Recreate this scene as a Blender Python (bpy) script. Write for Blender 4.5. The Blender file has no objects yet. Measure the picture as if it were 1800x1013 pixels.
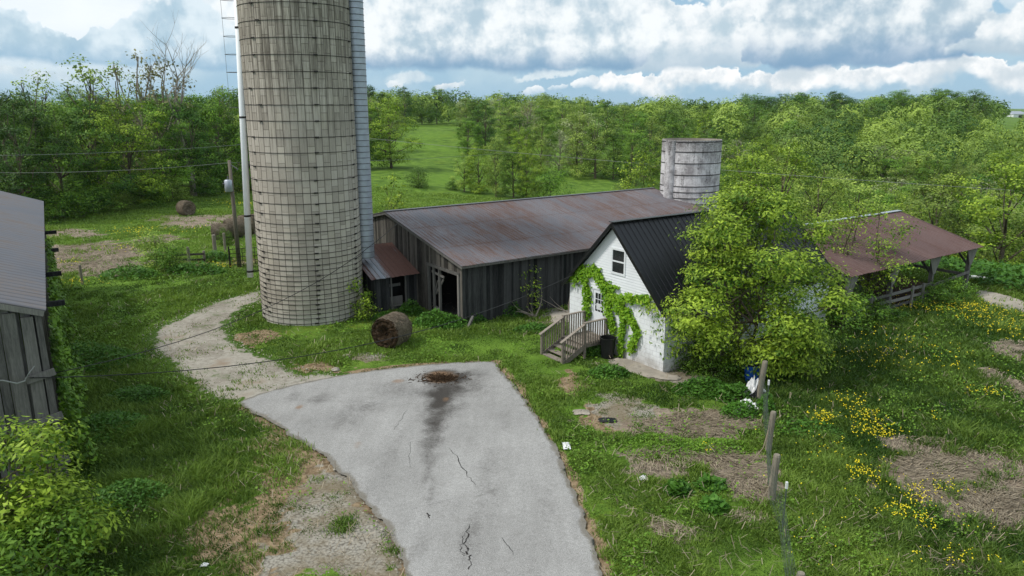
import bpy, math, random
import numpy as np
from mathutils import Vector, Matrix
R_ = math.radians
sc = bpy.context.scene
COL = sc.collection

# ------------------------------------------------------------------ camera
PITCH = R_(13.87); CAMH = 10.0; FPX = 1300.0
cam_d = bpy.data.cameras.new("camera"); cam = bpy.data.objects.new("camera", cam_d); COL.objects.link(cam)
cam.location = (0, 0, CAMH); cam.rotation_euler = (math.pi/2 - PITCH, 0, 0)
cam_d.sensor_width = 36; cam_d.lens = 36*FPX/1800; cam_d.clip_start = .1; cam_d.clip_end = 9000
sc.camera = cam
sc.view_settings.view_transform = 'Standard'; sc.view_settings.look = 'None'
sc.view_settings.gamma = 1; sc.view_settings.exposure = 0.17
try: sc.view_settings.use_curve_mapping = False
except Exception: pass
SUN_EL = R_(52); SUN_AZ = R_(-105)          # azimuth from +Y towards +X
SUN_E = 2.4; SKY_S = 0.1

# ------------------------------------------------------------------ node helpers
class E:
    def __init__(s, nt, v): s.nt = nt; s.v = v
    def _m(s, op, *a):
        n = s.nt.nodes.new('ShaderNodeMath'); n.operation = op
        for i, x in enumerate((s,)+a):
            x = x.v if isinstance(x, E) else x
            if isinstance(x, (int, float)): n.inputs[i].default_value = x
            else: s.nt.links.new(x, n.inputs[i])
        return E(s.nt, n.outputs[0])
    def __add__(s, o): return s._m('ADD', o)
    def __sub__(s, o): return s._m('SUBTRACT', o)
    def __mul__(s, o): return s._m('MULTIPLY', o)
    def __truediv__(s, o): return s._m('DIVIDE', o)
    def __rsub__(s, o): return (s*-1.0)+o
    __radd__ = __add__; __rmul__ = __mul__
    def max(s, o): return s._m('MAXIMUM', o)
    def min(s, o): return s._m('MINIMUM', o)
    def pow(s, o): return s._m('POWER', o)
    def floor(s): return s._m('FLOOR')
    def frac(s): return s._m('FRACT')
    def abs(s): return s._m('ABSOLUTE')
    def sqrt(s): return s._m('SQRT')
    def atan2(s, o): return s._m('ARCTAN2', o)
    def step(s, a, b):
        n = s.nt.nodes.new('ShaderNodeMapRange'); n.interpolation_type = 'SMOOTHSTEP'
        s.nt.links.new(s.v, n.inputs[0])
        n.inputs[1].default_value = a; n.inputs[2].default_value = b
        if a > b:
            n.inputs[1].default_value = b; n.inputs[2].default_value = a
            n.inputs[3].default_value = 1; n.inputs[4].default_value = 0
        return E(s.nt, n.outputs[0])
def lin(c):
    f = lambda u: u/12.92 if u <= .04045 else ((u+.055)/1.055)**2.4
    return tuple(f(x/255) for x in c[:3]) + (1,)
class G:
    "node graph builder"
    def __init__(s, nt): s.nt = nt; nt.nodes.clear()
    def n(s, t): return s.nt.nodes.new(t)
    def l(s, a, b): s.nt.links.new(a.v if isinstance(a, E) else a, b)
    def val(s, x):
        n = s.n('ShaderNodeValue'); n.outputs[0].default_value = x; return E(s.nt, n.outputs[0])
    def sep(s, sock):
        n = s.n('ShaderNodeSeparateXYZ'); s.l(sock, n.inputs[0]); return [E(s.nt, o) for o in n.outputs]
    def vec(s, x, y, z=0.0):
        n = s.n('ShaderNodeCombineXYZ')
        for i, a in enumerate((x, y, z)):
            if isinstance(a, E): s.l(a, n.inputs[i])
            else: n.inputs[i].default_value = a
        return n.outputs[0]
    def noise(s, v, scale=1, detail=4, rough=.5, dist=0.0, lac=2.0, dim='3D'):
        n = s.n('ShaderNodeTexNoise'); n.noise_dimensions = dim; s.l(v, n.inputs['Vector'])
        n.inputs['Scale'].default_value = scale; n.inputs['Detail'].default_value = detail
        n.inputs['Roughness'].default_value = rough; n.inputs['Distortion'].default_value = dist
        n.inputs['Lacunarity'].default_value = lac
        return E(s.nt, n.outputs[0])
    def voro(s, v, scale=1, detail=0, feature='F1', dim='3D'):
        n = s.n('ShaderNodeTexVoronoi'); n.feature = feature; n.voronoi_dimensions = dim; s.l(v, n.inputs['Vector'])
        n.inputs['Scale'].default_value = scale
        if 'Detail' in n.inputs: n.inputs['Detail'].default_value = detail
        if feature != 'DISTANCE_TO_EDGE': n.normalize = True
        return E(s.nt, n.outputs['Distance'])
    def white(s, v):
        n = s.n('ShaderNodeTexWhiteNoise'); s.l(v, n.inputs[0]); return E(s.nt, n.outputs[0])
    def attr(s, name):
        n = s.n('ShaderNodeAttribute'); n.attribute_name = name; return E(s.nt, n.outputs['Fac'])
    def obj(s):
        return s.n('ShaderNodeTexCoord').outputs['Object']
    def pos(s):
        return s.n('ShaderNodeNewGeometry').outputs['Position']
    def uv(s):
        return s.n('ShaderNodeTexCoord').outputs['UV']
    def mix(s, f, a, b):
        n = s.n('ShaderNodeMix'); n.data_type = 'RGBA'
        for i, x in ((0, f), (6, a), (7, b)):
            if isinstance(x, E): s.l(x, n.inputs[i])
            elif isinstance(x, tuple): n.inputs[i].default_value = x if len(x) == 4 else x+(1,)
            elif isinstance(x, (int, float)): n.inputs[i].default_value = x
            else: s.l(x, n.inputs[i])
        return n.outputs[2]
    def scale(s, c, f):
        n = s.n('ShaderNodeVectorMath'); n.operation = 'SCALE'
        if isinstance(c, tuple): n.inputs[0].default_value = c[:3]
        else: s.l(c, n.inputs[0])
        if isinstance(f, E): s.l(f, n.inputs['Scale'])
        else: n.inputs['Scale'].default_value = f
        return n.outputs[0]
def pixdir(x, y):
    u = (x-900)/FPX; v = (506.5-y)/FPX
    return np.array([u, math.cos(PITCH)+v*math.sin(PITCH), -math.sin(PITCH)+v*math.cos(PITCH)])

# ------------------------------------------------------------------ world (sky with clouds)
w = bpy.data.worlds.new("World"); sc.world = w; w.use_nodes = True
g = G(w.node_tree)
def sky_nodes():
    d = g.n('ShaderNodeTexCoord').outputs['Generated']
    x, y, z = g.sep(d)
    hor = (x*x+y*y).sqrt()
    U = 13.0                                 # 1 unit is about 100 px of the photograph
    X = x.atan2(y)*U; Y = z.atan2(hor)*U
    def c(px, py):
        dv = pixdir(px, py); return math.atan2(dv[0], dv[1])*U, math.atan2(dv[2], math.hypot(dv[0], dv[1]))*U
    def fbm(ax, ay, sc_, det=5, rough=.56, seed=0.0, sx=1.0, sy=1.0, dist=0.0):
        return g.noise(g.vec(ax*sx+seed*3.1, ay*sy+seed*1.7, 0.0), sc_, det, rough, dist, dim='2D')
    wx = fbm(X, Y, .9, 4, .6, 3.1)-.5; wy = fbm(X, Y, .9, 4, .6, 7.7)-.5
    wf = fbm(X, Y, 4.0, 5, .62, 17.1)-.5
    Xw = X+wx*.8+wf*.24; Yw = Y+wy*.5+wf*.2
    def blob(px, py, rx, ry):
        cx, cy = c(px, py)
        ax = (Xw-cx)*(100/rx); ay = (Yw-cy)*(100/ry)
        return 1.0-(ax*ax+ay*ay).sqrt()
    def union(bs):
        r = blob(*bs[0])
        for b in bs[1:]: r = r.max(blob(*b))
        return r
    bv = 1.0-g.voro(g.vec(X+wx*.8+wf*.35, (Y+wy*.5+wf*.3)*1.3, 0.0), 1.7, 1, dim='2D')
    f1 = fbm(X, Y, 1.3, 6, .58, 5.0); f2 = fbm(X-.16, Y+.17, 1.3, 5, .58, 5.0); lowf = fbm(X, Y, .5, 4, .5, 9.0, 1.0, 1.5)
    relief = (f1-f2)*3.2+(wf)*.35+(lowf-.5)*1.5+(bv-.62)*1.0
    sky_n = g.n('ShaderNodeTexSky'); sky_n.sky_type = 'NISHITA'; sky_n.sun_disc = False
    sky_n.sun_elevation = SUN_EL; sky_n.sun_rotation = SUN_AZ; sky_n.altitude = 200; sky_n.air_density = 1.0; sky_n.dust_density = 2.0
    K = 1.0/SKY_S
    blue = lambda r, g_, b: tuple(v*K for v in lin((r, g_, b))[:3])+(1,)
    air = g.mix((Y).step(0, 3.0), blue(160, 195, 218), blue(152, 187, 213))
    base = g.mix(.10, air, sky_n.outputs[0])
    low = fbm(X, Y, .8, 4, .5, 11.0, 1.0, 1.6)
    base = g.mix(low.step(.42, .66)*.75*Y.step(.1, .5), base, blue(182, 206, 219))
    # thin high sheet of cloud, streaked, with blue gaps
    vb = fbm(X, Y, .8, 5, .55, 33.0, 1.0, 2.4)
    holes = blob(1366, 72, 32, 12).max(blob(1735, 22, 85, 13)).max(blob(1700, 82, 60, 38)).max(blob(1170, 10, 80, 12)).max(blob(1428, 12, 40, 8))
    veil = ((Y-.75+(1.0-X.step(-7.0, -1.6))*.75).step(0, 1.15)) * (1.0-(holes+f1*.7-.35).step(-.1, .22))
    left_glow = 1.0-X.step(-7.0, -2.0)
    vcol = g.mix((vb*1.2+lowf*.4-.35).step(.2, .75), blue(186, 206, 217), blue(226, 234, 238))
    vcol = g.mix(left_glow*.8, vcol, blue(240, 246, 250))
    out = g.mix(veil, base, vcol)
    def mass(out, bs, base_py, darkbase, top, dark, soft=.12, bh=.42, edge=.5, dk=.9, rimw=.35, cw=.07, wb=.32):
        yb = c(900, base_py)[1]
        fld = union(bs)+(bv-.62)*edge+(f1-.5)*.35
        wob = wy*wb+(bv-.62)*(wb-.32)*.6
        cut = (Y+wob).step(yb-.04, yb+cw)
        m = fld.step(0.0, soft)*cut
        rim = 1.0-fld.step(.02, .34)
        hgt = (Y+wob+(f1-.5)*.35-yb).step(0.0, bh)
        lum = relief*.62+.46+rim*rimw*hgt
        col = g.mix(lum.step(.05, .95), blue(*dark), blue(*top))
        col = g.mix((1.0-hgt)*dk, col, blue(*darkbase))
        return g.mix(m, out, col)
    W1 = (200, 212, 220)
    out = mass(out, [(1110, 148, 62, 22), (1190, 142, 40, 30), (1255, 150, 60, 20), (1345, 150, 60, 22)], 163, (196, 212, 222), (248, 249, 249), W1, .16, .12, .65, .5, cw=.22, wb=.8)
    out = mass(out, [(1420, 135, 60, 28), (1520, 158, 50, 16), (1560, 132, 110, 18), (1720, 140, 120, 28), (1850, 130, 80, 30)], 161, (196, 212, 222), (248, 249, 249), W1, .16, .14, .6, .6, cw=.22, wb=.8)
    out = mass(out, [(1032, 150, 24, 9), (935, 156, 24, 9), (795, 150, 26, 6), (692, 147, 14, 6), (985, 156, 18, 8)], 161, (196, 212, 222), (240, 244, 246), W1, .3, .08, .5, .4, cw=.2, wb=.6)
    out = mass(out, [(720, 138, 50, 12), (960, 128, 70, 8), (40, 132, 80, 8)], 150, (190, 210, 222), (214, 226, 232), (186, 206, 219), .5, .1, .5, .4)
    out = mass(out, [(1230, 78, 110, 62), (1160, 60, 70, 60), (1150, 108, 60, 30), (1340, 50, 90, 45), (1080, 30, 60, 30)], 126, (170, 192, 208), (238, 242, 244), (182, 202, 214), .1, .5)
    out = mass(out, [(60, 98, 110, 40), (190, 94, 60, 36), (330, 85, 110, 68), (250, 100, 120, 30), (-80, 80, 120, 60)], 124, (148, 182, 206), (216, 230, 238), (172, 198, 214), .07, .35)
    out = mass(out, [(830, 50, 330, 85), (1020, 70, 120, 62), (700, 60, 150, 80), (640, 20, 200, 90)], 124, (124, 160, 190), (238, 243, 245), (174, 196, 210), .12, .42)
    out = mass(out, [(1520, 55, 175, 85), (1610, 70, 90, 62), (1430, 90, 80, 40), (1480, 10, 130, 60)], 121, (122, 157, 188), (236, 241, 243), (168, 190, 205), .1, .6)
    out = mass(out, [(1785, 88, 70, 30), (1870, 70, 120, 60)], 110, (170, 191, 206), (240, 243, 244), (182, 201, 213), .1, .3)
    b = g.n('ShaderNodeBackground'); g.l(out, b.inputs[0]); b.inputs[1].default_value = SKY_S
    o = g.n('ShaderNodeOutputWorld'); g.l(b.outputs[0], o.inputs[0])
sky_nodes()
w.cycles.sampling_method = 'NONE'

sun_d = bpy.data.lights.new("sun", 'SUN'); sun = bpy.data.objects.new("sun", sun_d); COL.objects.link(sun)
sun_d.energy = SUN_E; sun_d.angle = R_(10); sun_d.color = (1, .955, .88)
sdir = Vector((math.sin(SUN_AZ)*math.cos(SUN_EL), math.cos(SUN_AZ)*math.cos(SUN_EL), math.sin(SUN_EL)))
sun.rotation_euler = sdir.to_track_quat('Z', 'Y').to_euler()
sc.cycles.max_bounces = 6; sc.cycles.diffuse_bounces = 3; sc.cycles.glossy_bounces = 2
sc.cycles.transmission_bounces = 4; sc.cycles.transparent_max_bounces = 6; sc.cycles.volume_bounces = 0

# ------------------------------------------------------------------ scene bookkeeping
def tag(o, label=None, cat=None, group=None, kind=None):
    if label: o['label'] = label
    if cat: o['category'] = cat
    if group: o['group'] = group
    if kind: o['kind'] = kind
    return o
def thing(name, label, cat, loc=(0, 0, 0), rz=0.0, group=None, scale=None):
    o = bpy.data.objects.new(name, None); COL.objects.link(o); o.empty_display_size = .3
    o.location = loc; o.rotation_euler = (0, 0, rz)
    if scale: o.scale = scale
    return tag(o, label, cat, group)

class MB:
    def __init__(s): s.v = []; s.f = []; s.t = []; s.uv = []; s.mi = []; s.cur = 0
    def add(s, verts, faces, tint=0.5, uvs=None):
        k = len(s.v); s.v += [tuple(p) for p in verts]
        s.uv += (uvs if uvs is not None else [(0, 0)]*len(verts))
        for f in faces: s.f.append([i+k for i in f]); s.t.append(tint); s.mi.append(s.cur)
    def hexa(s, c, tint=.5):
        s.add(c, [(0, 3, 2, 1), (4, 5, 6, 7), (0, 1, 5, 4), (1, 2, 6, 5), (2, 3, 7, 6), (3, 0, 4, 7)], tint)
    def box(s, x0, x1, y0, y1, z0, z1, tint=.5):
        s.hexa([(x0, y0, z0), (x1, y0, z0), (x1, y1, z0), (x0, y1, z0), (x0, y0, z1), (x1, y0, z1), (x1, y1, z1), (x0, y1, z1)], tint)
    def bar(s, a, b, wd, th, tint=.5, up=(0, 0, 1)):
        a = Vector(a); b = Vector(b); d = (b-a).normalized(); up = Vector(up)
        if abs(d.dot(up)) > .98: up = Vector((0, 1, 0))
        sd = d.cross(up).normalized()*wd/2; u2 = sd.cross(d).normalized()*th/2
        s.hexa([a-sd-u2, a+sd-u2, a+sd+u2, a-sd+u2, b-sd-u2, b+sd-u2, b+sd+u2, b-sd+u2], tint)
    def tube(s, pts, rad, n=6, tint=.5, caps=True):
        pts = [Vector(p) for p in pts]; m = len(pts)
        if not hasattr(rad, '__len__'): rad = [rad]*m
        vs = []; prev = None
        for i, p in enumerate(pts):
            d = (pts[min(i+1, m-1)]-pts[max(i-1, 0)])
            d = d.normalized() if d.length > 1e-9 else Vector((0, 0, 1))
            if prev is None: a = d.orthogonal().normalized()
            else:
                a = prev-d*prev.dot(d); a = a.normalized() if a.length > 1e-6 else d.orthogonal().normalized()
            prev = a; b = d.cross(a)
            for k in range(n):
                t = 2*math.pi*k/n; vs.append(p+(a*math.cos(t)+b*math.sin(t))*rad[i])
        fs = [(i*n+k, i*n+(k+1) % n, (i+1)*n+(k+1) % n, (i+1)*n+k) for i in range(m-1) for k in range(n)]
        if caps: fs += [tuple(range(n-1, -1, -1)), tuple((m-1)*n+k for k in range(n))]
        s.add(vs, fs, tint)
    def build(s, name, mats, parent=None, smooth=False):
        me = bpy.data.meshes.new(name); me.from_pydata(s.v, [], s.f)
        if not isinstance(mats, (list, tuple)): mats = [mats]
        for m in mats: me.materials.append(m)
        a = me.attributes.new('tint', 'FLOAT', 'FACE'); a.data.foreach_set('value', np.array(s.t, dtype=np.float32))
        if len(mats) > 1: me.polygons.foreach_set('material_index', np.array(s.mi, dtype=np.int32))
        uvl = me.uv_layers.new(name='UVMap')
        li = np.empty(len(me.loops), dtype=np.int32); me.loops.foreach_get('vertex_index', li)
        uvl.data.foreach_set('uv', np.array(s.uv, dtype=np.float32)[li].ravel())
        if smooth: me.polygons.foreach_set('use_smooth', np.ones(len(me.polygons), dtype=bool))
        me.update()
        o = bpy.data.objects.new(name, me); COL.objects.link(o)
        if parent: o.parent = parent
        return o
def fast_mesh(name, V, polys, tint, mat, parent=None, smooth=False, attrs=None):
    """V (n,3); polys: list of (m,k) index arrays; tint per polygon"""
    me = bpy.data.meshes.new(name)
    me.vertices.add(len(V)); me.vertices.foreach_set('co', np.asarray(V, dtype=np.float32).ravel())
    lv = np.concatenate([p.ravel() for p in polys]).astype(np.int32)
    lt = np.concatenate([np.full(len(p), p.shape[1]) for p in polys]).astype(np.int32)
    ls = np.concatenate([[0], np.cumsum(lt)[:-1]]).astype(np.int32)
    me.loops.add(len(lv)); me.loops.foreach_set('vertex_index', lv)
    me.polygons.add(len(lt)); me.polygons.foreach_set('loop_start', ls); me.polygons.foreach_set('loop_total', lt)
    if tint is not None:
        a = me.attributes.new('tint', 'FLOAT', 'FACE'); a.data.foreach_set('value', np.asarray(tint, dtype=np.float32))
    for k, arr in (attrs or {}).items():
        a = me.attributes.new(k, 'FLOAT', 'POINT'); a.data.foreach_set('value', np.asarray(arr, dtype=np.float32))
    if smooth: me.polygons.foreach_set('use_smooth', np.ones(len(lt), dtype=bool))
    me.materials.append(mat); me.update(calc_edges=True)
    o = bpy.data.objects.new(name, me); COL.objects.link(o)
    if parent: o.parent = parent
    return o

# ------------------------------------------------------------------ terrain and projection
def sst(a, b, x):
    t = np.clip((np.asarray(x, dtype=float)-a)/(b-a), 0, 1); return t*t*(3-2*t)
def gz(x, y):
    x = np.asarray(x, dtype=float); y = np.asarray(y, dtype=float)
    z = -0.5 + 0*x
    z = z - 1.6*sst(62, 100, y)*(1-sst(115, 170, y))*sst(-22, 0, x)
    z = z + 1.5*sst(110, 215, y) + 3.0*np.exp(-((x+22)/55)**2)*sst(120, 205, y)*(1-sst(260, 420, y))
    val = sst(44, 72, y+.25*(x-30))*sst(15, 40, x)*(1-sst(115, 240, y))
    z = z - 9.5*val
    z = z + 1.6*sst(.24, .38, x/np.maximum(y, 1))*sst(170, 250, y)*(1-sst(320, 520, y))
    z = z - 5.5*sst(.60, .70, x/np.maximum(y, 1))*sst(150, 250, y)
    far = sst(200, 420, np.hypot(x, y))
    z = z - 1.6*sst(330, 600, y) + far*(1.3*np.sin(x/140+1.0)*np.sin(y/190) + 1.0*np.sin(x/61+y/87))
    near = 1-sst(60, 80, y)
    z = z + (1-near)*.35*np.sin(x/9.)*np.sin(y/11.)
    return z
def gzf(x, y): return float(gz(x, y))
def P(px, py):
    "world point on the ground seen at photograph pixel"
    d = pixdir(px, py); d = d/d[1]; y = 8.0
    while y < 2500:
        if CAMH+d[2]*y <= gzf(d[0]*y, y): break
        y *= 1.004
    return np.array([d[0]*y, y, gzf(d[0]*y, y)])
def at(px, py, Y):
    d = pixdir(px, py); d = d/d[1]; return Vector((d[0]*Y, Y, CAMH+d[2]*Y))
def m_per_px(Y): return (Y*math.cos(PITCH)+2.4)/FPX

def hash2(ix, iy, seed):
    h = (ix*374761393+iy*668265263+seed*1442695041) & 0xffffffff
    h = ((h ^ (h >> 13))*1274126177) & 0xffffffff
    return ((h ^ (h >> 16)) & 0xffff)/65535.0
def vnoise(x, y, seed=0):
    xi = np.floor(x).astype(np.int64); yi = np.floor(y).astype(np.int64); fx = x-xi; fy = y-yi
    fx = fx*fx*(3-2*fx); fy = fy*fy*(3-2*fy)
    a = hash2(xi, yi, seed); b = hash2(xi+1, yi, seed); c = hash2(xi, yi+1, seed); d = hash2(xi+1, yi+1, seed)
    return (a*(1-fx)+b*fx)*(1-fy)+(c*(1-fx)+d*fx)*fy
def fbm(x, y, seed=0, oct=4):
    x = np.asarray(x, dtype=float); y = np.asarray(y, dtype=float); s = 0; a = .5; t = 0
    for i in range(oct):
        s = s+a*vnoise(x, y, seed+i*17); t += a; a *= .5; x = x*2.03+5.1; y = y*2.03+1.7
    return s/t
def polydist(px, py, poly):
    "signed distance, positive inside, plus nearest boundary point"
    poly = np.asarray(poly, dtype=float); n = len(poly)
    best = np.full(px.shape, 1e9); nx = np.zeros_like(px); ny = np.zeros_like(py); ins = np.zeros(px.shape, bool)
    for i in range(n):
        a = poly[i]; b = poly[(i+1) % n]; ab = b-a; L = (ab**2).sum()+1e-12
        t = np.clip(((px-a[0])*ab[0]+(py-a[1])*ab[1])/L, 0, 1)
        qx = a[0]+t*ab[0]; qy = a[1]+t*ab[1]; d = np.hypot(px-qx, py-qy)
        k = d < best; best = np.where(k, d, best); nx = np.where(k, qx, nx); ny = np.where(k, qy, ny)
        c = ((a[1] > py) != (b[1] > py)) & (px < (b[0]-a[0])*(py-a[1])/(b[1]-a[1]+1e-12)+a[0])
        ins ^= c
    return np.where(ins, best, -best), nx, ny
def smooth_poly(pts, it=2):
    pts = [np.array(p[:2]) for p in pts]
    for _ in range(it):
        q = []
        for i in range(len(pts)):
            a = pts[i]; b = pts[(i+1) % len(pts)]
            q += [a*.75+b*.25, a*.25+b*.75]
        pts = q
    return np.array(pts)

DRIVE = smooth_poly([P(*p) for p in [(418, 708), (470, 690), (560, 668), (640, 654), (740, 642), (862, 635), (872, 640), (905, 682), (932, 715), (958, 755), (985, 805), (1005, 860), (1030, 920), (1050, 970), (1064, 1012)]]
    + [np.array([2.1, 11.0]), np.array([-3.0, 11.0])] + [P(*p) for p in [(722, 1012), (700, 965), (670, 915), (640, 880), (600, 833), (555, 790), (510, 765), (465, 737), (425, 716)]], 2)
GRAVEL = smooth_poly([P(*p) for p in [(425, 716), (372, 705), (335, 685), (300, 655), (262, 625), (250, 596), (262, 578), (310, 560), (350, 541), (400, 522), (465, 506), (485, 512), (470, 524), (428, 545), (402, 570), (408, 598), (450, 620), (500, 640), (570, 662), (640, 654), (640, 700)]], 2)

# px ellipses of bare ground: x, y, rx, ry, kind (0 soil, 1 straw/dead grass, 2 gravel), strength
PATCH = [(1003, 675, 22, 18, 0, .9), (1065, 735, 40, 22, 0, .9), (1100, 725, 55, 30, 2, .6), (1250, 745, 90, 22, 1, .95), (1300, 830, 55, 40, 1, .95), (1215, 800, 90, 18, 1, .8), (1160, 825, 50, 18, 1, .8), (1190, 935, 35, 18, 1, .5), (1150, 925, 18, 12, 1, .9),
 (1320, 910, 40, 14, 1, .5), (1745, 850, 150, 62, 1, 1.), (1640, 800, 70, 30, 1, .9), (1800, 900, 90, 40, 1, 1.), (1700, 880, 90, 40, 1, 1.), (1620, 815, 70, 25, 1, 1.), (1320, 860, 40, 25, 1, 1.), (1200, 755, 90, 22, 1, .8), (1795, 620, 55, 18, 1, .95), (1800, 690, 25, 40, 1, .95), (1690, 990, 60, 25, 1, .5), (1195, 660, 55, 14, 2, .8), (1120, 640, 55, 14, 2, .85), (980, 560, 45, 12, 2, .8),
 (640, 630, 35, 8, 2, .7), (560, 650, 50, 12, 0, .8), (530, 880, 90, 60, 0, .75), (600, 930, 100, 70, 2, .85), (660, 980, 60, 60, 2, .95), (480, 980, 90, 40, 0, .6), (350, 990, 70, 30, 0, .4), (430, 850, 60, 30, 0, .5), (560, 820, 50, 25, 0, .6), (440, 750, 30, 15, 0, .4), (560, 900, 150, 80, 0, .62), (430, 950, 150, 60, 0, .6), (500, 800, 90, 40, 0, .55), (590, 860, 60, 60, 2, .6),
 (130, 450, 110, 22, 1, 1.), (180, 470, 70, 14, 1, .9), (370, 388, 55, 10, 1, 1.), (275, 422, 40, 6, 1, .9), (440, 402, 60, 10, 1, .9), (300, 385, 50, 5, 1, .6), (400, 460, 90, 8, 0, .6), (445, 595, 45, 14, 0, .6), (120, 410, 60, 8, 1, .8), (1325, 560, 120, 30, 0, .5), (1760, 545, 70, 8, 0, .4)]
def _ell(p):
    c = P(p[0], p[1]); k = m_per_px(c[1])
    y2 = P(p[0], min(p[1]+p[3], 1012))[1]; y1 = P(p[0], p[1]-p[3])[1]
    ry = max((y1-y2)/2*(1 if p[1]+p[3] < 1012 else 1.5), .2)
    return c[0], c[1], p[2]*k, ry, p[4], p[5]
ELL = [_ell(p) for p in PATCH]
def patches(x, y):
    out = [np.zeros_like(x) for _ in range(3)]
    n = fbm(x*.9, y*.9, 3, 4)-.5; n2 = fbm(x*3.1, y*3.1, 9, 3)-.5
    for cx, cy, rx, ry, k, s in ELL:
        sel = (np.abs(x-cx) < rx*1.7) & (np.abs(y-cy) < ry*1.7)
        if not sel.any(): continue
        d = 1-np.hypot((x[sel]-cx)/rx, (y[sel]-cy)/ry)
        v = sst(-.32, .28, d+.1+n[sel]*1.0+n2[sel]*1.5)*s
        out[k][sel] = np.maximum(out[k][sel], v)
    nr = (x > -16) & (x < 10) & (y < 36); dd = polydist(x[nr], y[nr], DRIVE)[0]
    out[0][nr] = np.maximum(out[0][nr], (1-sst(.12, .42, -dd+(n[nr])*.7))*.9*(dd < .1))
    return out

# ------------------------------------------------------------------ materials
def newmat(name):
    m = bpy.data.materials.new(name); m.use_nodes = True; return m, G(m.node_tree)
def finish(g, col, rough=.8, bump=None, bd=.02, bs=.6, spec=.3, metal=0.0):
    p = g.n('ShaderNodeBsdfPrincipled')
    if isinstance(col, tuple): p.inputs['Base Color'].default_value = col if len(col) == 4 else col+(1,)
    else: g.l(col, p.inputs['Base Color'])
    if isinstance(rough, E): g.l(rough, p.inputs['Roughness'])
    else: p.inputs['Roughness'].default_value = rough
    p.inputs['Specular IOR Level'].default_value = spec; p.inputs['Metallic'].default_value = metal
    if bump is not None:
        b = g.n('ShaderNodeBump'); b.inputs['Distance'].default_value = bd; b.inputs['Strength'].default_value = bs
        g.l(bump, b.inputs['Height']); g.l(b.outputs[0], p.inputs['Normal'])
    o = g.n('ShaderNodeOutputMaterial'); g.l(p.outputs[0], o.inputs[0]); return p
def mat_plain(name, c, rough=.6, metal=0, var=.25, scale=6, spec=.4):
    m, g = newmat(name); n = g.noise(g.obj(), scale, 5, .6)
    c = lin(c); c2 = tuple(x*(1-var) for x in c[:3])+(1,)
    finish(g, g.mix(n.step(.3, .7), c2, c), rough, spec=spec, metal=metal); return m
def mat_leaf(name, c1, c2, trans=.28, objvar=.3, bri=1.0):
    m, g = newmat(name); t = g.attr('tint')
    oi = g.n('ShaderNodeObjectInfo'); r = E(g.nt, oi.outputs['Random'])
    a = tuple(x*bri for x in lin(c1)[:3])+(1,); b = tuple(x*bri for x in lin(c2)[:3])+(1,)
    col = g.mix(t, a, b)
    col = g.scale(col, (1-objvar)+r*objvar*2)
    p = g.n('ShaderNodeBsdfPrincipled'); g.l(col, p.inputs['Base Color']); p.inputs['Roughness'].default_value = .55
    p.inputs['Specular IOR Level'].default_value = .25
    tr = g.n('ShaderNodeBsdfTranslucent'); g.l(g.mix(.35, col, (.20, .30, .02)), tr.inputs[0])
    mx = g.n('ShaderNodeMixShader'); mx.inputs[0].default_value = trans
    g.l(p.outputs[0], mx.inputs[1]); g.l(tr.outputs[0], mx.inputs[2])
    o = g.n('ShaderNodeOutputMaterial'); g.l(mx.outputs[0], o.inputs[0]); return m
def mat_wood(name, dark, light, stretch=(9, 9, .7), weather=.5):
    m, g = newmat(name); x, y, z = g.sep(g.obj()); t = g.attr('tint')
    v = g.vec(x*stretch[0]+t*37.0, y*stretch[1], z*stretch[2]+t*11.0)
    n = g.noise(v, 2.2, 6, .65); t = (t-.5)*.6+.5; n2 = g.noise(g.vec(x, y, z*.5), .6, 5, .6); fine = g.noise(v, 9, 4, .7)
    f = (n*.5+n2*.45+t*.55-.28)+(fine-.5)*.35
    col = g.mix(f.step(.2, .85), lin(dark), lin(light))
    col = g.mix((n2-.1).step(.38, .6)*weather, col, g.scale(col, .62))
    finish(g, col, .88, n*.6+fine*.5, .01, .7, .15); return m
def mat_roof(name, c_a, c_b, rust, rust_amt=.5, sheet_u=.66, sheet_v=3.0, metal=.25, rough=.5, lines=0, stripe=0.0):
    m, g = newmat(name); u, v, _ = g.sep(g.uv())
    cell = g.white(g.vec((u/sheet_u).floor(), (v/sheet_v+.37*((u/(sheet_u*3)).floor())).floor()))
    cell2 = g.white(g.vec((u/sheet_u).floor(), 3.3))
    big = g.noise(g.vec(u, v*.8), .22, 5, .6); streak = g.noise(g.vec(u*5.5, v*.45), 1.4, 6, .7); fine = g.noise(g.vec(u*14, v*3.0), 2, 5, .7)
    col = g.mix((big*.6+streak*.5+cell*.25-.2).step(.2, .8), lin(c_a), lin(c_b))
    edge = ((v/sheet_v).frac()-.5).abs().step(.5, .44)
    r = (big*.8+streak*1.0+cell*.13+cell2*.12-.68+(cell2-.45)*stripe)+(fine-.5)*.5+(1.0-edge)*.06
    rm = r.step(.45-rust_amt*.5, .85-rust_amt*.5)
    rc = g.mix(fine.step(.3, .7), lin(rust), tuple(x*1.6 for x in lin(rust)[:3])+(1,))
    col = g.mix(rm*.9, col, rc)
    col = g.mix(((v/sheet_v).frac()).step(.012, .0)*.55, col, (.03, .03, .03))
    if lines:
        gr = (u/lines).frac(); groove_shade = ((gr-.5).abs()).step(.2, .5)  # shade of the corrugation valleys, painted into the sheet colour as dark stripes
        col = g.mix(groove_shade*(.5+streak*.5), col, g.scale(col, .34))
    p = finish(g, col, rm*.3+rough, fine, .004, .3, .4, metal)
    return m
M = {}
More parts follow.
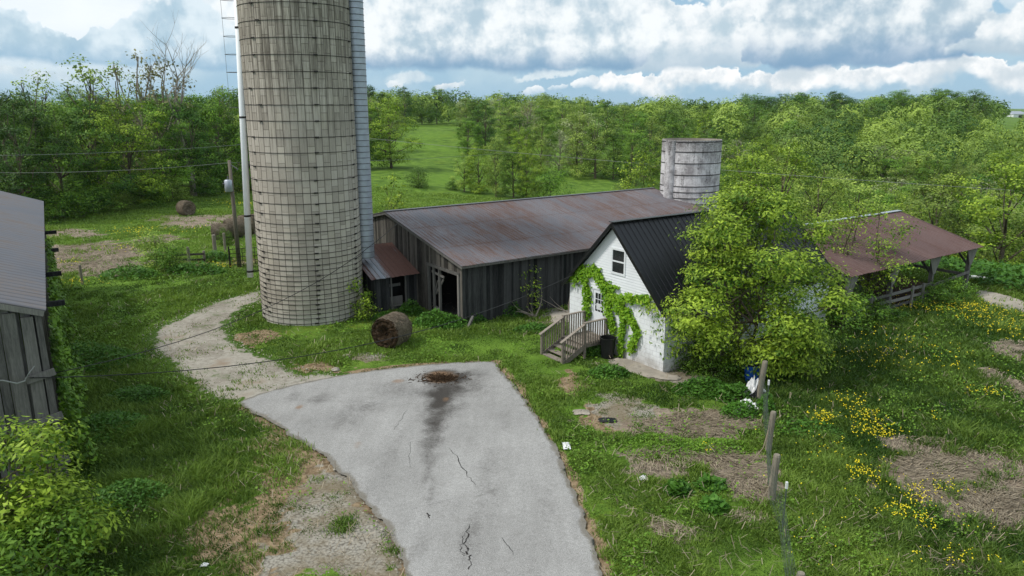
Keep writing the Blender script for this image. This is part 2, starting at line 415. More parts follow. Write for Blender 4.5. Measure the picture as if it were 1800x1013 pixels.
def ground_material():
    m, g = newmat('ground_soil_and_turf'); pos = g.pos(); x, y, z = g.sep(pos)
    soil, straw, grit = g.attr('soil'), g.attr('straw'), g.attr('grit')
    n1 = g.noise(pos, .06, 4, .55); n2 = g.noise(pos, .6, 6, .65); n3 = g.noise(pos, 5, 6, .7); n4 = g.noise(pos, 30, 3, .7)
    grass = g.mix(n2.step(.3, .7), lin((58, 86, 28)), lin((106, 134, 52)))
    grass = g.mix(n1.step(.42, .62)*.6, grass, lin((100, 132, 46)))
    grass = g.mix(n3.step(.5, .75)*.5, grass, lin((58, 76, 30)))
    yel = g.noise(g.vec(x, y*.6, 4.0), .12, 5, .6).step(.56, .7)*n3.step(.45, .6)
    grass = g.mix(yel*.45, grass, lin((120, 128, 38)))
    # straw-like nap
    sn = g.noise(g.vec(x*.6+n2*2.0, y*2.2+n1*3.0, 0.0), 9, 5, .75)
    strawc = g.mix((sn*.5+n3*.5).step(.33, .66), lin((80, 70, 60)), lin((166, 152, 136)))
    strawc = g.mix(n2.step(.48, .7)*.6, strawc, lin((104, 86, 70)))
    soilc = g.mix(n3.step(.3, .7), lin((98, 82, 62)), lin((158, 138, 112)))
    stones = g.voro(pos, 14)
    gritc = g.mix(stones.step(.15, .6), lin((158, 153, 143)), lin((98, 93, 85)))
    gritc = g.mix(n2.step(.4, .62)*.75, gritc, lin((116, 104, 82)))
    col = g.mix((soil+(n3-.5)*.5).step(.35, .6), grass, soilc)
    col = g.mix((grit+(n3-.5)*.6).step(.35, .6), col, gritc)
    col = g.mix((straw+(n3-.5)*.6).step(.3, .6), col, strawc)
    finish(g, col, .95, n3*.7+n4*.5+sn*.4, .05, .6, .1); return m
def driveway_material():
    m, g = newmat('old_asphalt'); pos = g.pos(); x, y, z = g.sep(pos)
    st, ed = g.attr('stain'), g.attr('edge'); rs = g.attr('rusty')
    n1 = g.noise(pos, .35, 6, .6); n2 = g.noise(pos, 3, 6, .7); n3 = g.noise(pos, 45, 3, .8); sp = g.voro(pos, 60)
    streak = g.noise(g.vec(x*2.2, y*.35), 1.2, 5, .6)
    col = g.mix((n1*.6+streak*.4).step(.3, .7), lin((132, 131, 130)), lin((160, 159, 158)))
    n5 = g.noise(pos, 14, 5, .8); col = g.mix(n5.step(.42, .62)*.42, col, lin((112, 110, 108)))
    col = g.mix(n3.step(.45, .7)*.5, col, lin((96, 94, 92)))
    col = g.mix(sp.step(.35, .0)*.6, col, lin((214, 212, 208)))
    col = g.mix(n2.step(.5, .75)*.4, col, lin((120, 118, 115)))
    s = (st*1.2+((n2-.5)*.6+(n5-.5)*.7)*st.step(0.0, .3)).step(.0, 1.1)
    col = g.mix(s*.9, col, lin((47, 42, 38)))
    col = g.mix((rs+(n2-.5)*.6*rs.step(0., .2)).step(.2, .8)*.75, col, lin((132, 104, 78)))
    col = g.mix((ed+(n2-.5)*.5).step(.45, .9)*.6, col, lin((96, 88, 72)))
    finish(g, col, .93, n3*.8+n2*.4, .012, .6, .15); return m
def gravel_material():
    m, g = newmat('crushed_limestone'); pos = g.pos()
    n1 = g.noise(pos, .5, 6, .6); n2 = g.noise(pos, 4, 6, .7); st = g.voro(pos, 22); ed = g.attr('edge')
    col = g.mix((n1*.6+n2*.4).step(.35, .65), lin((128, 121, 110)), lin((168, 163, 153)))
    col = g.mix(st.step(.3, .75)*.5, col, lin((98, 92, 84)))
    col = g.mix(n1.step(.55, .72)*.7, col, lin((122, 100, 78)))
    w_ = g.noise(pos, .8, 4, .6).step(.56, .66)*n2.step(.42, .6)
    col = g.mix(w_*.75, col, lin((72, 92, 36)))
    e_ = (ed+(n2-.5)*1.1+(n1-.5)*.6).step(.55, .8)
    col = g.mix(e_, col, lin((66, 92, 32)))
    finish(g, col, .95, st*.6+n2, .03, .6, .12); return m
M['ground'] = ground_material(); M['drive'] = driveway_material(); M['gravel'] = gravel_material()
M['grass'] = mat_leaf('grass_blades', (44, 77, 26), (137, 165, 70), .28, 0)
M['mat_leaf'] = mat_leaf('low_mat_leaf', (70, 108, 30), (122, 160, 52), .25, .1)
M['leaf_bright'] = mat_leaf('leaf_bright', (58, 98, 16), (176, 202, 66), .24, .08)
M['leaf_mid'] = mat_leaf('leaf_mid', (52, 90, 24), (124, 162, 50), .18)
M['leaf_dark'] = mat_leaf('leaf_dark', (32, 66, 22), (88, 130, 42), .14)
M['leaf_olive'] = mat_leaf('leaf_olive', (92, 122, 44), (164, 184, 82), .16)
M['leaf_pale'] = mat_leaf('leaf_pale', (112, 128, 84), (178, 184, 140), .25)
M['leaf_brown'] = mat_leaf('leaf_brown', (104, 104, 70), (150, 146, 104), .2)
M['weed'] = mat_leaf('weed_leaf', (42, 84, 24), (92, 138, 50), .25, .12)
M['vine'] = mat_leaf('vine_leaf', (78, 132, 20), (150, 192, 48), .3, .05)
M['far'] = mat_leaf('leaf_far', (54, 92, 32), (150, 174, 72), .15)
M['petal'] = mat_leaf('yellow_petal', (226, 204, 20), (250, 232, 50), .2, 0)
M['bark'] = mat_wood('bark', (70, 62, 52), (132, 122, 106), (6, 6, 2))
M['deadbark'] = mat_wood('dead_bark', (120, 110, 100), (176, 168, 158), (6, 6, 2))
M['board'] = mat_wood('weathered_board', (36, 34, 33), (122, 117, 111))
M['board_dark'] = mat_wood('dark_weathered_board', (26, 27, 29), (86, 86, 87))
M['board_light'] = mat_wood('light_weathered_board', (64, 64, 64), (146, 142, 138))
M['board_left'] = mat_wood('left_barn_board', (46, 46, 47), (130, 127, 124))
M['deckwood'] = mat_wood('deck_wood', (92, 84, 76), (162, 152, 142), (5, 5, 5))
M['post'] = mat_wood('fence_post_wood', (98, 92, 82), (170, 162, 148), (12, 12, .8))
M['roof_barn'] = mat_roof('rusted_roof_sheet', (88, 88, 96), (128, 126, 132), (86, 62, 52), .56)
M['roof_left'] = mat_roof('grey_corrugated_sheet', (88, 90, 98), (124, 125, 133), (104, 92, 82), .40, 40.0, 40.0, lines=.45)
M['roof_pav'] = mat_roof('brown_roof_sheet', (86, 64, 62), (112, 88, 84), (70, 50, 46), .5, .8, 6.0, .1, .6)
M['roof_shed'] = mat_roof('striped_rusty_sheet', (120, 124, 134), (168, 170, 176), (84, 50, 36), .62, .28, 9.0, stripe=1.3)
M['roof_black'] = mat_roof('black_standing_seam', (24, 25, 30), (38, 40, 46), (50, 50, 54), .1, .9, 30.0, .35, .38)
M['galv'] = mat_plain('galvanised_steel', (176, 182, 194), .45, .5, .2, 3)
M['galv_dark'] = mat_plain('dull_steel', (112, 112, 114), .5, .6, .3, 8)
M['pvc'] = mat_plain('white_pipe', (244, 247, 250), .35, 0, .05, 2)
M['iron'] = mat_plain('dark_iron', (44, 40, 38), .7, .3, .3, 8)
M['trim'] = mat_plain('white_trim', (222, 226, 230), .5, 0, .08, 3)
M['siding'] = mat_plain('white_siding', (224, 228, 232), .55, 0, .07, 1.2)
M['door'] = mat_plain('white_door', (226, 230, 236), .45, 0, .05, 2)
M['black'] = mat_plain('black_plastic', (24, 25, 26), .45, 0, .3, 4)
M['blue'] = mat_plain('blue_plastic', (28, 84, 168), .4, 0, .2, 4)
M['white_plastic'] = mat_plain('white_plastic', (225, 226, 228), .5, 0, .1, 6)
M['paper'] = mat_plain('paper', (215, 218, 222), .8, 0, .25, 30)
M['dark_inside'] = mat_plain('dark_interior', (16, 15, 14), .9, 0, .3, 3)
M['wire'] = mat_plain('wire_black', (34, 34, 36), .6, 0, .1, 2)
M['wire_grey'] = mat_plain('wire_grey', (140, 142, 140), .5, .2, .1, 2)
M['green_wire'] = mat_plain('wire_green_grey', (96, 108, 98), .5, .3, .2, 2)
M['concrete'] = mat_plain('old_concrete', (168, 160, 148), .9, 0, .35, 1.3, .15)
M['pole'] = mat_wood('utility_pole_wood', (86, 80, 72), (140, 132, 120), (10, 10, .6))
def mat_glass():
    m, g = newmat('dark_glass'); n = g.noise(g.obj(), 3, 3, .5)
    finish(g, g.mix(n, (.01, .012, .015), (.03, .035, .04)), .08, spec=.6); return m
M['glass'] = mat_glass()
def mat_stave():
    m, g = newmat('concrete_staves'); u, z, _ = g.sep(g.uv())
    row0 = (z/.76); cu0 = (u/.351)
    cu = cu0.floor(); off = g.white(g.vec(cu, 7.0)); off = (cu*.5).frac()     # alternate columns shifted half a stave
    row = (row0+off).floor(); cell = g.white(g.vec(cu, row)); cell2 = g.white(g.vec(row, cu, 5.0))
    fu = (cu0.frac()-.5).abs(); fv = ((row0+off).frac()-.5).abs()
    joint = fu.step(.43, .472).max(fv.step(.474, .49)*.7)
    n1 = g.noise(g.vec(u, z*.35), 1.1, 6, .65); n2 = g.noise(g.vec(u*3, z*3), 3, 6, .7); n3 = g.noise(g.vec(u*.5, z*.12), .8, 4, .6)
    drip = g.noise(g.vec(u*4.5, z*.22), 1.6, 6, .75)
    col = g.mix((cell*.34+n2*.35+n1*.45-.1).step(.1, .95), lin((152, 145, 134)), lin((196, 189, 177)))
    col = g.mix(cell2.step(.86, .9)*.35, col, lin((196, 188, 172)))
    hi = z.step(3.0, 14.0)
    d_ = ((drip+hi*.16-.05+n2*.12).step(.55, .78))
    col = g.mix(d_*(hi*.55+.16), col, lin((72, 65, 57)))
    gx = z.step(1.3, .1)
    col = g.mix(gx*.45, col, lin((196, 194, 188)))
    col = g.mix(n3.step(.5, .7)*.25, col, lin((142, 134, 122)))
    col = g.mix((joint*(.3+n1*.75)).min(1.0), col, lin((62, 55, 48)))
    finish(g, col, .9, (1.0-joint)*.7+n2*.5+cell*.4, .02, .7, .15); return m
M['stave'] = mat_stave()
def mat_oldsilo():
    m, g = newmat('weathered_whitewash'); u, z, _ = g.sep(g.uv())
    cu = (u/.3); off = (cu.floor()*.5).frac(); rv = z/.76+off
    fu = (cu.frac()-.5).abs(); fv = (rv.frac()-.5).abs(); joint = fu.step(.46, .497).max(fv.step(.48, .497))
    n1 = g.noise(g.vec(u*1.0, z*.8), 1.3, 8, .7); n2 = g.noise(g.vec(u*3, z*3), 3, 6, .75); drip = g.noise(g.vec(u*4.0, z*.35), 1.2, 7, .75)
    col = g.mix(n1.step(.38, .66), lin((214, 212, 214)), lin((150, 146, 148)))
    col = g.mix((drip*.7+n2*.45).step(.58, .72)*.8, col, lin((74, 70, 70)))
    top = z.step(7.0, 8.1)
    col = g.mix(top*n2.step(.3, .6)*.7, col, lin((84, 80, 76)))
    col = g.mix(joint*.4, col, lin((70, 68, 68)))
    finish(g, col, .92, n2+(1.0-joint)*.4, .02, .6, .1); return m
M['oldsilo'] = mat_oldsilo()
def mat_block():
    m, g = newmat('painted_block'); x, y, z = g.sep(g.obj())
    s = x+y; row = (z/.2).floor(); off = (row*.5).frac(); cu = s/.4+off
    joint = ((cu.frac()-.5).abs()).step(.478, .495).max(((z/.2).frac()-.5).abs().step(.455, .49))
    n1 = g.noise(g.obj(), 1.1, 7, .65); n2 = g.noise(g.obj(), 8, 5, .7); cell = g.white(g.vec(cu.floor(), row))
    col = g.mix((n1*.85+cell*.12).step(.4, .85), lin((228, 231, 235)), lin((196, 198, 201)))
    col = g.mix(n1.step(.5, .7)*n2.step(.4, .7)*.6, col, lin((150, 144, 134)))
    low = z.step(.75, .0)
    col = g.mix(low*n1.step(.3, .55)*.6, col, lin((128, 116, 96)))
    col = g.mix(joint*.38, col, lin((120, 120, 120)))
    finish(g, col, .85, (1.0-joint)+n2*.3, .008, .7, .2); return m
M['block'] = mat_block()
def mat_hay():
    m, g = newmat('old_hay'); x, y, z = g.sep(g.obj()); t = g.attr('tint')
    n1 = g.noise(g.obj(), 2.0, 6, .7); n2 = g.noise(g.vec(x*3, y*20, z*20), 1.5, 5, .75); n3 = g.noise(g.obj(), 18, 4, .75)
    col = g.mix((n1*.3+n2*.3+n3*.4+t*.3-.15).step(.3, .68), lin((56, 48, 40)), lin((138, 126, 110)))
    finish(g, col, .95, n3+n2*.8, .05, .9, .05); return m
M['hay'] = mat_hay()
M['hay_face'] = mat_plain('hay_face', (66, 54, 42), .95, 0, .65, 9, .05)
M['strawblade'] = mat_leaf('dead_stem', (96, 84, 70), (176, 162, 140), .15, 0)
M['debris'] = mat_plain('dark_debris', (78, 62, 48), .95, 0, .6, 10, .05)

# ------------------------------------------------------------------ ground sheets
def axis(a0, a1, st, lo, hi, gr):
    v = list(np.arange(a0, a1+st/2, st)); s = st; x = v[-1]
    while x < hi: s *= gr; x += s; v.append(x)
    s = st; x = v[0]; pre = []
    while x > lo: s *= gr; x -= s; pre.append(x)
    return np.array(pre[::-1]+v)
def build_ground():
    xs = axis(-24, 32, .15, -2600, 2600, 1.09); ys = axis(10.5, 46, .15, -60, 3200, 1.055)
    X, Y = np.meshgrid(xs, ys); x = X.ravel(); y = Y.ravel(); z = gz(x, y)
    soil, straw, grit = patches(x, y)
    bare = np.maximum(np.maximum(soil, straw), grit)
    sel = y < 60
    z = z+np.where(sel, (fbm(x*.8, y*.8, 5, 3)-.5)*.07*(1-bare*.5), 0)
    dd, _, _ = polydist(x, y, DRIVE); dg, _, _ = polydist(x, y, GRAVEL)
    under = np.maximum(dd, dg) > -.15
    z = np.where(under, -0.56, z)
    nx, ny = len(xs), len(ys)
    i = np.arange(ny-1)[:, None]*nx+np.arange(nx-1)[None, :]; i = i.ravel()
    F = np.stack([i, i+1, i+nx+1, i+nx], 1)
    o = fast_mesh('ground', np.stack([x, y, z], 1), [F], None, M['ground'], smooth=True, attrs={'soil': soil, 'straw': straw, 'grit': grit})
    tag(o, 'grassy farmyard and rolling pasture with bare patches', 'ground', kind='structure')
build_ground()
SLABS = []
def sheet(name, poly, mat, cell, zf, attrf, rag, label, cat, extra=None):
    poly = np.array(poly); SLABS.append(poly); mn = poly.min(0)-.5; mx = poly.max(0)+.5
    xs = np.arange(mn[0], mx[0], cell); ys = np.arange(mn[1], mx[1], cell); X, Y = np.meshgrid(xs, ys); x = X.ravel(); y = Y.ravel()
    wx = x+(fbm(x*1.3, y*1.3, 31)-.5)*rag+(fbm(x*5, y*5, 33, 2)-.5)*.16; wy = y+(fbm(x*1.3, y*1.3, 47)-.5)*rag+(fbm(x*5, y*5, 35, 2)-.5)*.16
    d, qx, qy = polydist(wx, wy, poly)
    nx = len(xs); ny = len(ys); i = (np.arange(ny-1)[:, None]*nx+np.arange(nx-1)[None, :]).ravel()
    F = np.stack([i, i+1, i+nx+1, i+nx], 1); keep = (d[F] > 0).any(1); F = F[keep]
    out = d < 0; x = np.where(out, x+(qx-wx), x); y = np.where(out, y+(qy-wy), y)
    used = np.unique(F); mp = -np.ones(len(x), int); mp[used] = np.arange(len(used)); F = mp[F]
    x = x[used]; y = y[used]; d = np.maximum(d[used], 0)
    o = fast_mesh(name, np.stack([x, y, zf(x, y, d)], 1), [F], None, mat, smooth=True, attrs=attrf(x, y, d))
    return tag(o, label, cat, kind='structure')
def soft(x, y, lst):
    r = np.zeros_like(x); n = fbm(x*1.7, y*1.7, 71, 4)-.5
    for px, py, rx, ry, s in lst:
        c = P(px, py); k = m_per_px(c[1]); r2 = max((P(px, py-ry)[1]-P(px, min(py+ry, 1012))[1])/2, .15)
        r = np.maximum(r, s*sst(-.3, .95, 1-np.hypot((x-c[0])/(rx*k), (y-c[1])/r2)+n*.9))
    return r
STAIN = [(775, 664, 48, 16, 1.), (805, 666, 46, 14, .95), (780, 690, 52, 34, .8), (778, 700, 28, 30, 1.1), (776, 715, 48, 46, .55), (768, 745, 30, 44, .75), (762, 775, 24, 50, .55), (756, 820, 14, 50, .4), (757, 870, 10, 40, .3), (825, 675, 50, 28, .5), (700, 690, 70, 30, .3), (640, 715, 60, 26, .32), (560, 705, 30, 18, .4), (520, 700, 20, 12, .3),
         (610, 740, 50, 30, .28), (860, 850, 30, 90, .3), (830, 930, 30, 70, .3), (690, 800, 24, 80, .25), (880, 740, 40, 40, .2), (960, 900, 30, 90, .2), (740, 960, 30, 60, .2), (900, 690, 14, 50, .2)]
RUST = [(770, 664, 42, 13, .8), (700, 672, 14, 5, .6), (526, 718, 10, 5, .8), (784, 705, 10, 8, .6), (630, 785, 16, 12, .5)]
drive = sheet('driveway', DRIVE, M['drive'], .09, lambda x, y, d: -.485+.02*sst(0, .3, d)+(fbm(x*.5, y*.5, 8, 3)-.5)*.03,
      lambda x, y, d: {'stain': soft(x, y, STAIN), 'rusty': soft(x, y, RUST), 'edge': 1-sst(0, .35, d)}, .28, 'pale grey asphalt driveway with dark oily stains', 'driveway')
sheet('gravel_track', GRAVEL, M['gravel'], .11, lambda x, y, d: -.515+.022*sst(0, .5, d)+(fbm(x*.9, y*.9, 12, 3)-.5)*.04,
      lambda x, y, d: {'edge': 1-sst(0, 1.0, d)}, .9, 'rough pale gravel track curving behind the tall silo', 'gravel track')
def cracks():
    mb = MB(); rng = random.Random(5)
    def crack(px, w0):
        pts = []
        for a, b in zip(px[:-1], px[1:]):
            A = P(*a); B = P(*b)
            for k in range(8):
                t = k/8; q = A*(1-t)+B*t; pts.append((q[0]+rng.uniform(-.05, .05), q[1]+rng.uniform(-.04, .04)))
        for i, (a, b) in enumerate(zip(pts[:-1], pts[1:])):
            wd = w0*(.4+.6*math.sin(math.pi*(i+1)/len(pts)))*rng.uniform(.5, 1.3); zz = -.4635+float(fbm(np.array([a[0]*.5]), np.array([a[1]*.5]), 8, 3)[0]-.5)*.03+.003
            mb.add([(a[0]-wd, a[1], zz), (a[0]+wd, a[1], zz), (b[0]+wd, b[1], zz), (b[0]-wd, b[1], zz)], [(0, 1, 2, 3)])
    crack([(824, 925), (818, 960), (826, 985), (826, 1010)], .022); crack([(815, 940), (808, 965), (818, 985)], .012)
    crack([(792, 792), (815, 828), (838, 862)], .014); crack([(880, 950), (905, 985)], .01); crack([(720, 780), (722, 830)], .008)
    crack([(680, 905), (800, 880), (870, 870)], .007); crack([(690, 760), (720, 720)], .007); crack([(752, 905), (757, 915)], .03)
    o = mb.build('surface_cracks', M['iron'], drive); return o
cracks()
# concrete apron path at the right edge and slab by the small barn
sheet('concrete_path', smooth_poly([P(*p) for p in [(1708, 512), (1740, 512), (1800, 530), (1880, 560), (1880, 585), (1800, 550), (1760, 545), (1722, 532)]], 1), M['concrete'], .2,
      lambda x, y, d: -.49+.05*sst(0, .15, d), lambda x, y, d: {}, .5, 'pale concrete path at the edge of the weeds', 'path')
sheet('concrete_slab', smooth_poly([P(*p) for p in [(962, 552), (1010, 546), (1015, 566), (975, 572)]], 1), M['concrete'], .15,
      lambda x, y, d: -.47+.05*sst(0, .1, d), lambda x, y, d: {}, .3, 'worn concrete slab between the barn wall and the white house', 'slab')
sheet('paved_strip', smooth_poly([P(*p) for p in [(1075, 628), (1110, 634), (1165, 656), (1200, 664), (1190, 674), (1130, 662), (1085, 645)]], 1), M['concrete'], .12,
      lambda x, y, d: -.48+.05*sst(0, .1, d), lambda x, y, d: {}, .5, 'broken concrete strip along the foot of the white gable wall', 'slab')

# ------------------------------------------------------------------ building helpers
def boards(mb, p0, p1, ztop, zbot, nrm, rng, bw=.2, openings=(), th=.025, jag=.06, gap=.005, lean=0.0):
    "vertical boards from p0 to p1 (local xy); ztop/zbot functions of distance; openings (s0,s1,z0,z1)"
    p0 = Vector(p0); p1 = Vector(p1); L = (p1-p0).length; d = (p1-p0)/L; n = Vector(nrm); s = 0.0
    while s < L-.02:
        wd = min(bw*rng.uniform(.6, 1.2), L-s); a, b = s+gap/2, s+wd-gap/2; s += wd
        if b-a < .03: continue
        off = rng.uniform(-.004, .006); mid = (a+b)/2; tint = rng.random(); sk = rng.uniform(-.004, .004)
        spans = [(zbot(mid)+rng.uniform(0, jag), None)]
        segs = []
        z0 = zbot(mid)+rng.uniform(0, jag)
        cuts = sorted([(o[2], o[3]) for o in openings if a < o[1]-.01 and b > o[0]+.01])
        cur = z0
        for c0, c1 in cuts:
            if c0 > cur+.03: segs.append((cur, c0, False))
            cur = max(cur, c1)
        segs.append((cur, None, True))
        for za, zb, top in segs:
            ta = ztop(a) if top else zb; tb = ztop(b) if top else zb
            if min(ta, tb)-za < .03: continue
            q = []
            for (ss, zz) in ((a, za), (b, za), (b+sk, tb), (a+sk, ta)):
                q.append(p0+d*ss+n*off+Vector((0, 0, 0)))
            A, B, C, D_ = [Vector((v.x, v.y, 0)) for v in q]
            nn = Vector((n.x, n.y, 0))*th
            mb.hexa([A+Vector((0, 0, za)), B+Vector((0, 0, za)), B+nn+Vector((0, 0, za)), A+nn+Vector((0, 0, za)),
                     D_+Vector((0, 0, ta)), C+Vector((0, 0, tb)), C+nn+Vector((0, 0, tb)), D_+nn+Vector((0, 0, ta))], tint)
def roof_sheet(mb, o, ux, dv, L, W, sp=.22, rw=.05, h=.02, th=.03, wav=False, segs=4, rng=None, jitter=0.0, sag=0.0):
    o = Vector(o); ux = Vector(ux).normalized(); dv = Vector(dv).normalized(); n = ux.cross(dv)
    if n.z < 0: n = -n
    prof = []; u = 0.0
    while u < L:
        if wav: prof += [(u, 0), (min(u+sp*.5, L), h)]
        else: prof += [(u, 0), (min(u+sp-rw, L), 0), (min(u+sp-rw*.7, L), h), (min(u+sp-rw*.3, L), h)]
        u += sp
    prof.append((L, 0)); m = len(prof); vs = []; uv = []
    for j in range(segs+1):
        v = W*j/segs
        for (uu, hh) in prof:
            e = (rng.uniform(0, jitter) if (rng and j == segs) else 0)
            sg = -sag*math.sin(math.pi*uu/L)*math.sin(math.pi*(j/segs)*.5)
            vs.append(o+ux*uu+dv*(v+e)+n*(hh+th)+Vector((0, 0, sg))); uv.append((uu, v))
    fs = [(j*m+i, j*m+i+1, (j+1)*m+i+1, (j+1)*m+i) for j in range(segs) for i in range(m-1)]
    mb.add(vs, fs, .5, uv)
    b = [o, o+ux*L, o+ux*L+dv*W, o+dv*W]; t = [p+n*th*.9 for p in b]
    mb.add([*b, *t], [(0, 1, 2, 3), (0, 1, 5, 4), (1, 2, 6, 5), (2, 3, 7, 6), (3, 0, 4, 7)], .5, [(0, 0), (L, 0), (L, W), (0, W)]*2)
ANG = R_(35.0)

# ------------------------------------------------------------------ big silo
def cyl(mb, cx, cy, r, z0, z1, n=96, rows=1, inner=False, top=False, umul=None):
    vs = []; uv = []
    for j in range(rows+1):
        z = z0+(z1-z0)*j/rows
        for k in range(n+1):
            t = 2*math.pi*k/n; vs.append((cx+r*math.cos(t), cy+r*math.sin(t), z)); uv.append((r*t, z-z0))
    fs = [(j*(n+1)+k, j*(n+1)+k+1, (j+1)*(n+1)+k+1, (j+1)*(n+1)+k) for j in range(rows) for k in range(n)]
    if inner: fs = [f[::-1] for f in fs]
    mb.add(vs, fs, .5, uv)
def ring(mb, r, z, rr, n=64, m=5, wob=0.0, cx=0, cy=0, tilt=(0, 0)):
    vs = []
    for k in range(n):
        t = 2*math.pi*k/n
        for q in range(m):
            s = 2*math.pi*q/m; R2 = r+rr*math.cos(s)
            vs.append((cx+R2*math.cos(t), cy+R2*math.sin(t), z+rr*math.sin(s)+tilt[0]*math.cos(t)+tilt[1]*math.sin(t)))
    fs = [(k*m+q, ((k+1) % n)*m+q, ((k+1) % n)*m+(q+1) % m, k*m+(q+1) % m) for k in range(n) for q in range(m)]
    mb.add(vs, fs)
SC = Vector((-10.35, 37.3, -.5)); SR = 2.57
def big_silo():
    rng = random.Random(2)
    t = thing('tall_silo', 'tall tan concrete stave silo with iron hoops beside the dark barn', 'silo', SC)
    mb = MB(); cyl(mb, 0, 0, SR, -.1, 19.0, 96, 1); mb.build('wall', M['stave'], t, smooth=True)
    mb = MB(); vs = [(0, 0, 20.6)]
    for j in range(1, 6):
        a = j/5*math.pi/2
        for k in range(32): th = 2*math.pi*k/32; vs.append(((SR+.06)*math.sin(a)*math.cos(th), (SR+.06)*math.sin(a)*math.sin(th), 19+1.6*math.cos(a)))
    fs = [(0, 1+k, 1+(k+1) % 32) for k in range(32)]+[(1+(j-1)*32+k, 1+j*32+k, 1+j*32+(k+1) % 32, 1+(j-1)*32+(k+1) % 32) for j in range(1, 5) for k in range(32)]
    mb.add(vs, fs); mb.build('dome', M['galv'], t, smooth=True)
    z = .12
    while z < 18.9:
        mb = MB(); ring(mb, SR+.012, z, .013, tilt=(rng.uniform(-.02, .02), rng.uniform(-.02, .02)))
        # turnbuckle lugs
        for base in (-1.25, -2.4+rng.choice([-.12, 0, .12]), -.35, .9, 2.2):
            a = base+rng.uniform(-.02, .02) + (.02*(z)); c = Vector((math.cos(a), math.sin(a), 0)); s_ = Vector((-math.sin(a), math.cos(a), 0))
            mb.bar(c*(SR+.04)-s_*.09+Vector((0, 0, z)), c*(SR+.04)+s_*.09+Vector((0, 0, z)), .05, .06)
        mb.build('hoop', M['iron'], t)
        z += .235+.5*float(sst(1.5, 9.5, z))
    # steel chute on the far right flank
    a = R_(17); cd = Vector((math.cos(a), math.sin(a), 0)); cc = cd*(SR+.22)
    mb = MB(); cyl(mb, cc.x, cc.y, .46, 2.75, 19.2, 20, 1); mb.build('chute', M['galv'], t, smooth=True)
    mb = MB()
    for k in range(58): ring(mb, .47, 2.8+k*.285, .016, 20, 4, cx=cc.x, cy=cc.y)
    mb.build('chute_rib', M['galv_dark'], t)
    # filler pipe on the left flank
    pa = R_(180+14); pr = Vector((-2.87, -1.25, 0))
    p0 = at(440, 487, SC.y-.7)-SC; p1 = at(417, 0, SC.y-.7)-SC; p1 = p0+(p1-p0)*1.25
    mb = MB(); mb.tube([p0, p1], .155, 16); mb.build('filler_pipe', M['pvc'], t, smooth=True)
    for yy in (476, 372, 196, 45):
        f = (487-yy)/487; q = p0+(p1-p0)*(f/1.25)
        mb = MB(); mb.tube([q-Vector((0, 0, .045)), q+Vector((0, 0, .045))], .17, 16)
        e = Vector((q.x, q.y, 0)).normalized()*SR; mb.bar(q, Vector((e.x, e.y, q.z)), .04, .04)
        mb.build('pipe_bracket', M['iron'], t)
    # ladder with safety hoops behind the pipe
    la = R_(177); c = Vector((math.cos(la), math.sin(la), 0)); s_ = Vector((-math.sin(la), math.cos(la), 0))
    mb = MB()
    for sg in (-1, 1): mb.bar(c*(SR+.22)+s_*.2*sg+Vector((0, 0, 6.9)), c*(SR+.22)+s_*.2*sg+Vector((0, 0, 19)), .03, .05)
    zz = 7.0
    while zz < 19:
        mb.bar(c*(SR+.22)-s_*.2+Vector((0, 0, zz)), c*(SR+.22)+s_*.2+Vector((0, 0, zz)), .02, .02); zz += .3
    for sg in (0,): mb.tube([c*(SR+.22+(.75 if sg == 0 else .55))+s_*.33*sg+Vector((0, 0, 10.4)), c*(SR+.22+(.75 if sg == 0 else .55))+s_*.33*sg+Vector((0, 0, 19))], .008, 4)
    mb.build('ladder', M['galv_dark'], t)
    zz = 10.4
    while zz < 19:
        mb = MB(); pts = [c*(SR+.22)+s_*.2+Vector((0, 0, zz))]
        for k in range(9):
            th = -math.pi/2+math.pi*k/8
            pts.append(c*(SR+.22+.28+.47*math.cos(th))-s_*.36*math.sin(th)+Vector((0, 0, zz)))
        pts.append(c*(SR+.22)-s_*.2+Vector((0, 0, zz)))
        mb.tube(pts, .014, 4); mb.build('safety_hoop', M['galv_dark'], t); zz += .83
big_silo()

